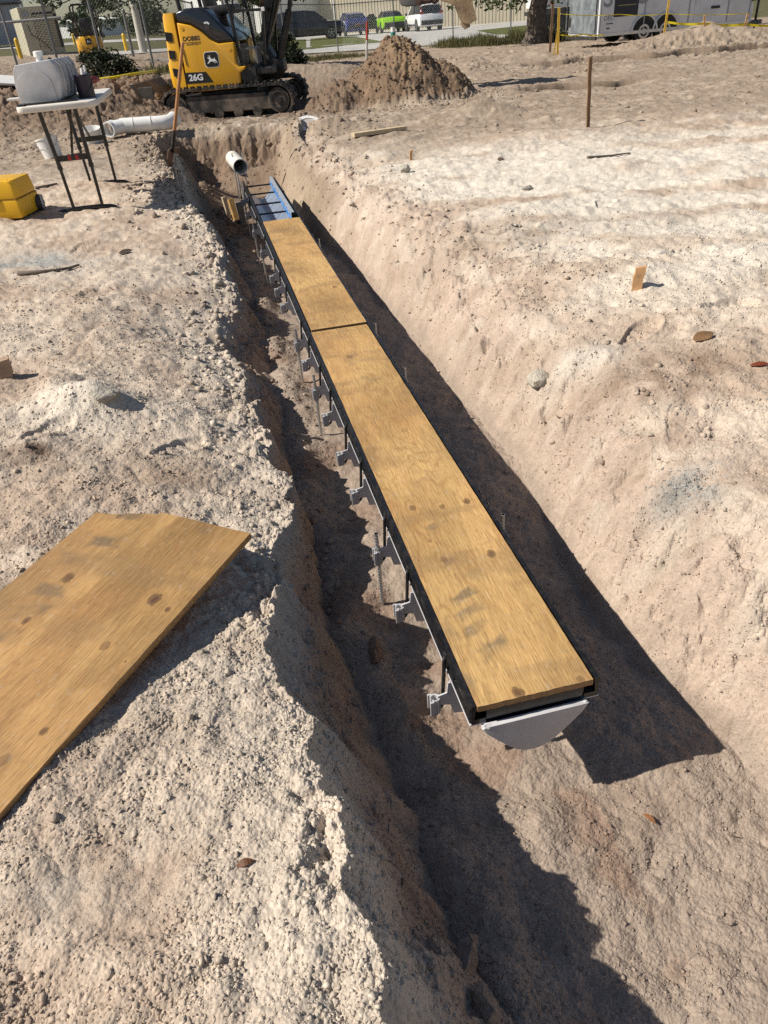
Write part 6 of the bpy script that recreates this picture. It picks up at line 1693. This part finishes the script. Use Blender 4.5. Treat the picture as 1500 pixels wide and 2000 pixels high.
def tree(label, base, trunk_r, trunk_h, clusters, name='oak_tree', size=.09, per=260, m=M_oak, group='trees around the site', seed=1, limbs=True):
    t = thing(name, label, 'tree', base, 0, group); o = Vector(base); R_ = random.Random(seed)
    mb = MB(); n = 10
    mb.tube([Vector((.05 * math.sin(k * 1.3), .03 * math.cos(k), -.3 + (trunk_h + .3) * k / n)) for k in range(n + 1)], [trunk_r * (1 + .75 * math.exp(-max(0, (-.3 + (trunk_h + .3) * k / n)) / .35)) * (1 - .35 * k / n) for k in range(n + 1)], 18)
    for v in mb.bm.verts:
        a = math.atan2(v.co.y, v.co.x); q = 1 + .06 * math.sin(a * 7 + v.co.z * 2) + .04 * math.sin(a * 13 + v.co.z * 5); v.co.x *= q; v.co.y *= q
    mb.build('trunk', M_bark, t, smooth=True)
    if limbs:
        mb = MB()
        for (c_, rad) in clusters:
            e = Vector(c_) - o; s0 = Vector((0, 0, trunk_h * R_.uniform(.7, 1.0)))
            mid = s0.lerp(e, .5) + Vector((0, 0, .25 * (e - s0).length * .5)); mb.tube([s0, s0.lerp(mid, .6), mid, e], [trunk_r * .38, trunk_r * .25, trunk_r * .15, .012], 7)
        mb.build('limbs', M_bark, t, smooth=True)
    leaves_mesh('crown', [c_ for c_, r_ in clusters], [r_ for c_, r_ in clusters], [int(per * r_ * r_ / .5) for c_, r_ in clusters], size, m, t, seed=seed, origin=o)
    return t
R_ = random.Random(5)
# big oak right of centre: trunk in view, crown mostly above the frame
p = hit(1048, 84, 0, 20); bz = base_z(p.x, p.y)
cl = []
for (px, py, dy, r_) in ((945, -2, -1, .45), (960, 12, -1.5, .30), (972, 4, -.6, .45), (1008, 10, -.8, .22), (1000, -8, .3, .6), (1012, 22, -.8, .14), (930, -14, .5, .6), (1035, -6, 1, .4), (1070, -12, 0, .6), (1092, -6, 1, .35), (880, 14, -1.2, .16), (890, -16, .5, .5)):
    cl.append((tuple(at_y(px, py, p.y + dy)), r_))
for k in range(26):
    a = R_.uniform(0, 6.28); rr_ = R_.uniform(.6, 3.6); cl.append(((p.x + rr_ * math.cos(a), p.y + rr_ * math.sin(a), bz + R_.uniform(3.2, 6.5)), R_.uniform(.7, 1.2)))
tree('big oak with a thick dark trunk standing at the fence line', (p.x, p.y, bz), .36, 2.6, cl, seed=3, per=170)
# oak behind the excavator: leaves hang into the top left of the view
pb = hit(536, 118, 0, 18); bz = base_z(pb.x, pb.y)
cl = []
for (px, py, D, r_) in ((62, 4, 25, .26), (80, 8, 25, .28), (98, 14, 25, .30), (108, 22, 25, .18), (90, -8, 25, .4), (116, 4, 25, .25), (138, -6, 26, .3), (188, 10, 26, .40), (205, 20, 26, .34), (214, 30, 26, .20), (232, 6, 26, .34), (262, 14, 26, .3), (285, 8, 26, .42), (300, 20, 26, .26), (322, 2, 26, .35),
                        (350, -6, 25, .4), (395, -8, 25, .4), (420, 2, 24.5, .3), (466, 10, 25, .26), (482, 16, 25, .24), (498, 4, 25, .3), (575, 4, 25, .24), (596, 6, 25, .16), (585, -10, 25, .35), (455, -8, 25, .45), (540, -10, 25, .4)):
    cl.append((tuple(at_y(px, py - 9, D)), r_ * .9))
for k in range(22):
    px = R_.uniform(30, 600); D = R_.uniform(24.5, 28); q = at_y(px, 0, D); cl.append(((q.x, q.y, q.z + R_.uniform(.4, 1.9)), R_.uniform(.45, .8)))
tree('wide oak behind the excavator whose leafy branches hang along the top left', (pb.x, pb.y, bz), .22, 2.2, cl, seed=9, per=230, size=.075)
# distant trees at the left horizon
for k, (px, py, D, r_, h, lab) in enumerate(((158, 62, 75, 1.0, 2.1, 'small distant tree just right of the beige generator'), (196, 56, 90, 1.7, 3.0, 'round distant tree seen through the roll bar of the rear excavator'), (286, 64, 80, 1.7, 2.4, 'distant tree right of the lamp post'), (268, 60, 100, 1.5, 2.6, 'far small tree behind the lamp post'), (232, 70, 120, 1.6, 2.2, 'faint far tree above the low white building'))):
    q = at_y(px, py, D); bz = q.z - .6
    cs_ = [((q.x + R_.uniform(-r_, r_), q.y + R_.uniform(-r_, r_), bz + h * .55 + R_.uniform(-.3, .6) * h), r_ * R_.uniform(.4, .65)) for _ in range(11)]
    tree(lab, (q.x, q.y, bz), .14, h * .5, cs_, name='distant_tree', size=.17, per=110, m=M_far, group='distant trees on the left', seed=20 + k, limbs=False)
# dark shrub at the foot of the boom, and the brush heap behind the table
def shrub(name, label, base, clusters, m, size, per, seed, twigs=20):
    t = thing(name, label, 'bush', base, 0); o = Vector(base); r = random.Random(seed)
    mb = MB()
    for k in range(twigs):
        c_, r0 = clusters[r.randrange(len(clusters))]; e = Vector(c_) - o + Vector((r.uniform(-1, 1), r.uniform(-1, 1), r.uniform(0, 1.2))) * r0
        s = Vector((e.x * .3 + r.uniform(-.2, .2), e.y * .3, -.05)); mb.tube([s, s.lerp(e, .5) + Vector((0, 0, .08)), e], [.016, .010, .004], 5)
    mb.build('twigs', M_bark, t)
    leaves_mesh('foliage', [c for c, _ in clusters], [q for _, q in clusters], [int(per * q * q / .1) for _, q in clusters], size, m, t, seed=seed, origin=o)
    return t
b0 = hit(565, 120, 0, 18)
shrub('dark_shrub', 'dense dark shrub beside the excavator boom, in front of the black vehicle', b0, [(tuple(at_y(px, py, D)), r) for px, py, D, r in ((520, 85, 22, .42), (535, 100, 22, .45), (552, 88, 22.2, .40), (565, 106, 22, .36), (580, 112, 21.8, .26), (556, 112, 21.6, .34), (545, 74, 22.3, .3), (590, 117, 21.8, .16))], M_bushl, .055, 330, 31)
b0 = hit(222, 145, 0, 16)
shrub('brush_heap', 'heap of cut brush with bare twigs behind the white drain parts on the table', b0, [(tuple(at_y(px, py, D)), r) for px, py, D, r in ((185, 112, 19, .30), (205, 118, 19, .38), (178, 138, 18.6, .24), (226, 126, 19, .32), (246, 132, 19, .28), (200, 142, 18.6, .25), (262, 143, 19, .14), (166, 112, 19, .16))], M_bushl, .045, 300, 33, 40)
# weeds along the fence (nobody could count the blades)
def blades(name, spots, m, label=None, seed=1):
    r = np.random.default_rng(seed); V = []
    for (x, y, z, h, w) in spots:
        a = r.random() * 6.28; lx, ly = (r.random(2) - .5) * h * .7
        dx, dy = math.cos(a) * w, math.sin(a) * w
        V += [(x - dx, y - dy, z), (x + dx, y + dy, z), (x + lx * .45 + dx * .7, y + ly * .45 + dy * .7, z + h * .6), (x + lx, y + ly, z + h)]
    V = np.array(V, np.float32); n = len(spots)
    me = bpy.data.meshes.new(name); me.vertices.add(len(V)); me.vertices.foreach_set('co', V.ravel())
    me.loops.add(len(V)); me.loops.foreach_set('vertex_index', np.arange(len(V), dtype=np.int32))
    me.polygons.add(n); me.polygons.foreach_set('loop_start', np.arange(0, len(V), 4, dtype=np.int32)); me.update()
    me.materials.append(m); o = bpy.data.objects.new(name, me); C.objects.link(o); return tag(o, kind='stuff')
rw = np.random.default_rng(77); sp_ = []
def weed_row(line, n, h0, h1, spread):
    P = [hit(px, py, 0, 16) for px, py in line]
    X = np.array([q.x for q in P]); Y = np.array([q.y for q in P])
    t_ = rw.random(n); xs = np.interp(t_, np.linspace(0, 1, len(P)), X); ys_ = np.interp(t_, np.linspace(0, 1, len(P)), Y)
    cl_ = .35 + .9 * np.clip(fbm(xs, ys_, .9, 3, 200) + .3, 0, 1)
    ys_ = ys_ + rw.normal(size=n) * spread; xs = xs + rw.normal(size=n) * spread * .5
    zz = height(xs, ys_, 1)[0]
    for k in range(n): sp_.append((xs[k], ys_[k], zz[k] - .02, (h0 + (h1 - h0) * rw.random()) * cl_[k], .006 + .008 * rw.random()))
weed_row([(450, 119), (520, 117), (590, 117), (660, 113), (735, 107), (800, 99)], 9000, .06, .24, .55)
weed_row([(860, 92), (920, 90), (1000, 85), (1060, 81), (1110, 78)], 9000, .10, .42, .45)
weed_row([(0, 172), (60, 168), (120, 165), (180, 160), (240, 156)], 3000, .05, .20, .8)
weed_row([(300, 142), (350, 139), (420, 132), (500, 126)], 2500, .05, .18, .5)
weed_row([(880, 86), (960, 80), (1040, 76), (1110, 72)], 3000, .15, .45, .25)
blades('weeds', sp_, M_weed, seed=4)

# crumbs of soil scattered over banks, pit and mound (countless)
def crumbs():
    r = np.random.default_rng(5); n = 14000
    ico = bmesh.new(); bmesh.ops.create_icosphere(ico, subdivisions=1, radius=1.0); ico.verts.ensure_lookup_table()
    bv = np.array([v.co[:] for v in ico.verts]); bf = np.array([[v.index for v in f.verts] for f in ico.faces]); ico.free()
    y1 = .6 + 9.9 * r.random(n) ** 1.4; lr, lf, rf, rr = edges(y1)
    kind = r.random(n); x1 = np.empty(n)
    x1 = np.where(kind < .42, lr + r.normal(size=n) * .10 - .04, np.where(kind < .66, lf + np.abs(r.normal(size=n)) * .13, np.where(kind < .80, rr + r.normal(size=n) * .22, r.uniform(-1, 1, n) * (.9 + y1 * .55))))
    s = np.exp(r.normal(size=n) * .55) * .0040 * (.55 + .085 * y1) * np.where(kind > .80, .6, np.where((kind > .66) & (r.random(n) < .25), 2.0, np.where((kind < .42) & (r.random(n) < .35) & (y1 > 1.6), 2.3, 1.1)))
    # mound and rough dirt further out
    n2 = 5200; x2 = np.concatenate([r.normal(.75, .75, 2600), r.uniform(-4.8, .4, 2600)]); y2 = np.concatenate([r.normal(12.6, .7, 2600), r.uniform(9.5, 15, 2600)])
    s2 = np.exp(r.normal(size=n2) * .55) * .0085
    n3 = 2600; x3 = r.uniform(-1, 9.5, n3); y3 = r.uniform(8.5, 23, n3); s3 = np.exp(r.normal(size=n3) * .6) * .0065
    n4 = 900; x4 = r.normal(-1.45, .30, n4); y4 = r.normal(7.4, .7, n4); s4 = np.exp(r.normal(size=n4) * .55) * .009
    n5 = 1300; g_ = hit(1350, 950, 0); x5 = r.normal(g_.x, .055, n5); y5 = r.normal(g_.y, .045, n5); s5 = np.exp(r.normal(size=n5) * .35) * .0024
    n6 = 260; h_ = hit(195, 790, 0); x6 = r.normal(h_.x, .16, n6); y6 = r.normal(h_.y, .09, n6); s6 = np.exp(r.normal(size=n6) * .5) * .0032
    n7 = 400; h_ = hit(1290, 750, 0); x7 = r.normal(h_.x, .22, n7); y7 = r.normal(h_.y, .12, n7); s7 = np.exp(r.normal(size=n7) * .5) * .0032
    grey = np.concatenate([np.zeros(len(x1) + n2 + n3 + n4, bool), np.ones(n5, bool), np.zeros(n6 + n7, bool)])
    x = np.concatenate([x1, x2, x3, x4, x5, x6, x7]); y = np.concatenate([y1, y2, y3, y4, y5, y6, y7]); s = np.minimum(np.concatenate([s, s2, s3, s4, s5, s6, s7]), np.clip(.0036 + .0048 * y, 0, .045))
    # keep clear of the loose board
    bx, by = x - org.x, y - org.y; c_, s_ = math.cos(-bang), math.sin(-bang)
    u, v = bx * c_ - by * s_, bx * s_ + by * c_
    keep = ~((np.abs(u) < BW / 2 + .005) & (v > -.1) & (v < BL - .03))
    dx_, dy_ = x - D0.x, y - D0.y; c_, s_ = math.cos(-DAZ), math.sin(-DAZ)
    u, v = dx_ * c_ - dy_ * s_, dx_ * s_ + dy_ * c_
    keep &= ~((np.abs(u) < .17) & (v > -.05) & (v < DL))
    x, y, s, grey = x[keep], y[keep], s[keep], grey[keep]; n = len(x)
    z, depth, mound, rl = height(x, y, 2)
    nv = len(bv)
    sc = s[:, None, None] * (1 + .30 * np.clip(r.normal(size=(n, nv, 1)), -1.6, 1.6)) * np.array([1, 1, .75]) * (.75 + .5 * r.random((n, 1, 3)))
    V = bv[None] * sc + np.stack([x, y, z + s * .25], 1)[:, None]
    F = (bf[None] + (np.arange(n) * nv)[:, None, None]).reshape(-1)
    me = bpy.data.meshes.new('soil_crumbs'); me.vertices.add(n * nv); me.vertices.foreach_set('co', V.astype(np.float32).ravel())
    me.loops.add(len(F)); me.loops.foreach_set('vertex_index', F.astype(np.int32))
    me.polygons.add(len(F) // 3); me.polygons.foreach_set('loop_start', np.arange(0, len(F), 3, dtype=np.int32)); me.update()
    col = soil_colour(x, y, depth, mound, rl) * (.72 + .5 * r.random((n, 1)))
    col = np.where(grey[:, None], np.array((.30, .30, .285)) * (.45 + 1.0 * r.random((n, 1))), col)
    col = np.repeat(col, nv, 0)
    at = me.attributes.new('soil', 'FLOAT_COLOR', 'POINT'); at.data.foreach_set('color', np.concatenate([col, np.ones((len(col), 1))], 1).astype(np.float32).ravel())
    me.materials.append(bpy.data.materials['sandy_soil']); o = bpy.data.objects.new('soil_crumbs', me); C.objects.link(o); tag(o, kind='stuff')
crumbs()

# loose sand grains near the viewer (countless)
def grains():
    r = np.random.default_rng(15); n = 640000
    px = r.uniform(-330, 1980, n); py = r.uniform(430, 2120, n) 
    d = np.stack([np.array(CF) * FPX] * 1, 0) + np.outer(px - 750, np.array(CR)) - np.outer(py - 1000, np.array(CU))
    zz = np.where(r.random(n) < .42, -.40, -.05)
    t = (zz - CAM_H) / d[:, 2]; x = d[:, 0] * t; y = d[:, 1] * t
    keep = (r.random(n) < 1 - sstep(2.2, 5.6, y)) & (y > .3)
    lr, lf, rf, rr = edges(y)
    keep &= ~((zz < -.2) ^ ((x > lr) & (x < rr - .1)))
    bx, by = x - org.x, y - org.y; c_, s_ = math.cos(-bang), math.sin(-bang)
    u, v = bx * c_ - by * s_, bx * s_ + by * c_
    keep &= ~((np.abs(u) < BW / 2 + .004) & (v > -.2) & (v < BL - .03))
    dx_, dy_ = x - D0.x, y - D0.y; c_, s_ = math.cos(-DAZ), math.sin(-DAZ)
    u, v = dx_ * c_ - dy_ * s_, dx_ * s_ + dy_ * c_
    keep &= ~((np.abs(u) < .165) & (v > -.02) & (v < DL))
    x, y = x[keep], y[keep]; n = len(x)
    z, depth, mound, rl = height(x, y, 2)
    clump = .78 + .36 * sstep(-.3, .4, fbm(x, y, 7, 2, 333))
    s = np.exp(r.normal(size=n) * .40) * .00245 * clump * (.8 + .12 * y)
    patch = np.clip(gmask(x, y, 190, 1720, .13, .05) * 1.6 + gmask(x, y, 230, 1760, .08, .05) * 1.4, 0, 1)
    s = s * (1 - .7 * patch) * (1 - .25 * sstep(.4, .9, depth))
    bv = np.array([(1, 0, 0), (-1, 0, 0), (0, 1, 0), (0, -1, 0), (0, 0, 1), (0, 0, -1)], float)
    bf = np.array([(0, 2, 4), (2, 1, 4), (1, 3, 4), (3, 0, 4), (2, 0, 5), (1, 2, 5), (3, 1, 5), (0, 3, 5)])
    a = r.random(n) * 6.28; ca, sa = np.cos(a), np.sin(a)
    V = bv[None] * (1 + .35 * np.clip(r.normal(size=(n, 6, 1)), -1.5, 1.5)) * s[:, None, None] + .25 * s[:, None, None] * r.normal(size=(n, 6, 3))
    X_ = V[..., 0] * ca[:, None] - V[..., 1] * sa[:, None]; Y_ = V[..., 0] * sa[:, None] + V[..., 1] * ca[:, None]
    V = np.stack([X_ + x[:, None], Y_ + y[:, None], V[..., 2] * .85 + (z + s * .35)[:, None]], -1)
    F = (bf[None] + (np.arange(n) * 6)[:, None, None]).reshape(-1)
    me = bpy.data.meshes.new('sand_grains'); me.vertices.add(n * 6); me.vertices.foreach_set('co', V.astype(np.float32).ravel())
    me.loops.add(len(F)); me.loops.foreach_set('vertex_index', F.astype(np.int32))
    me.polygons.add(len(F) // 3); me.polygons.foreach_set('loop_start', np.arange(0, len(F), 3, dtype=np.int32)); me.update()
    col = soil_colour(x, y, depth, mound, rl) * (.80 + .45 * r.random((n, 1)))
    col = np.repeat(col, 6, 0)
    at = me.attributes.new('soil', 'FLOAT_COLOR', 'POINT'); at.data.foreach_set('color', np.concatenate([col, np.ones((len(col), 1))], 1).astype(np.float32).ravel())
    me.materials.append(bpy.data.materials['sandy_soil']); me.shade_smooth(); o = bpy.data.objects.new('sand_grains', me); C.objects.link(o); tag(o, kind='stuff')
grains()
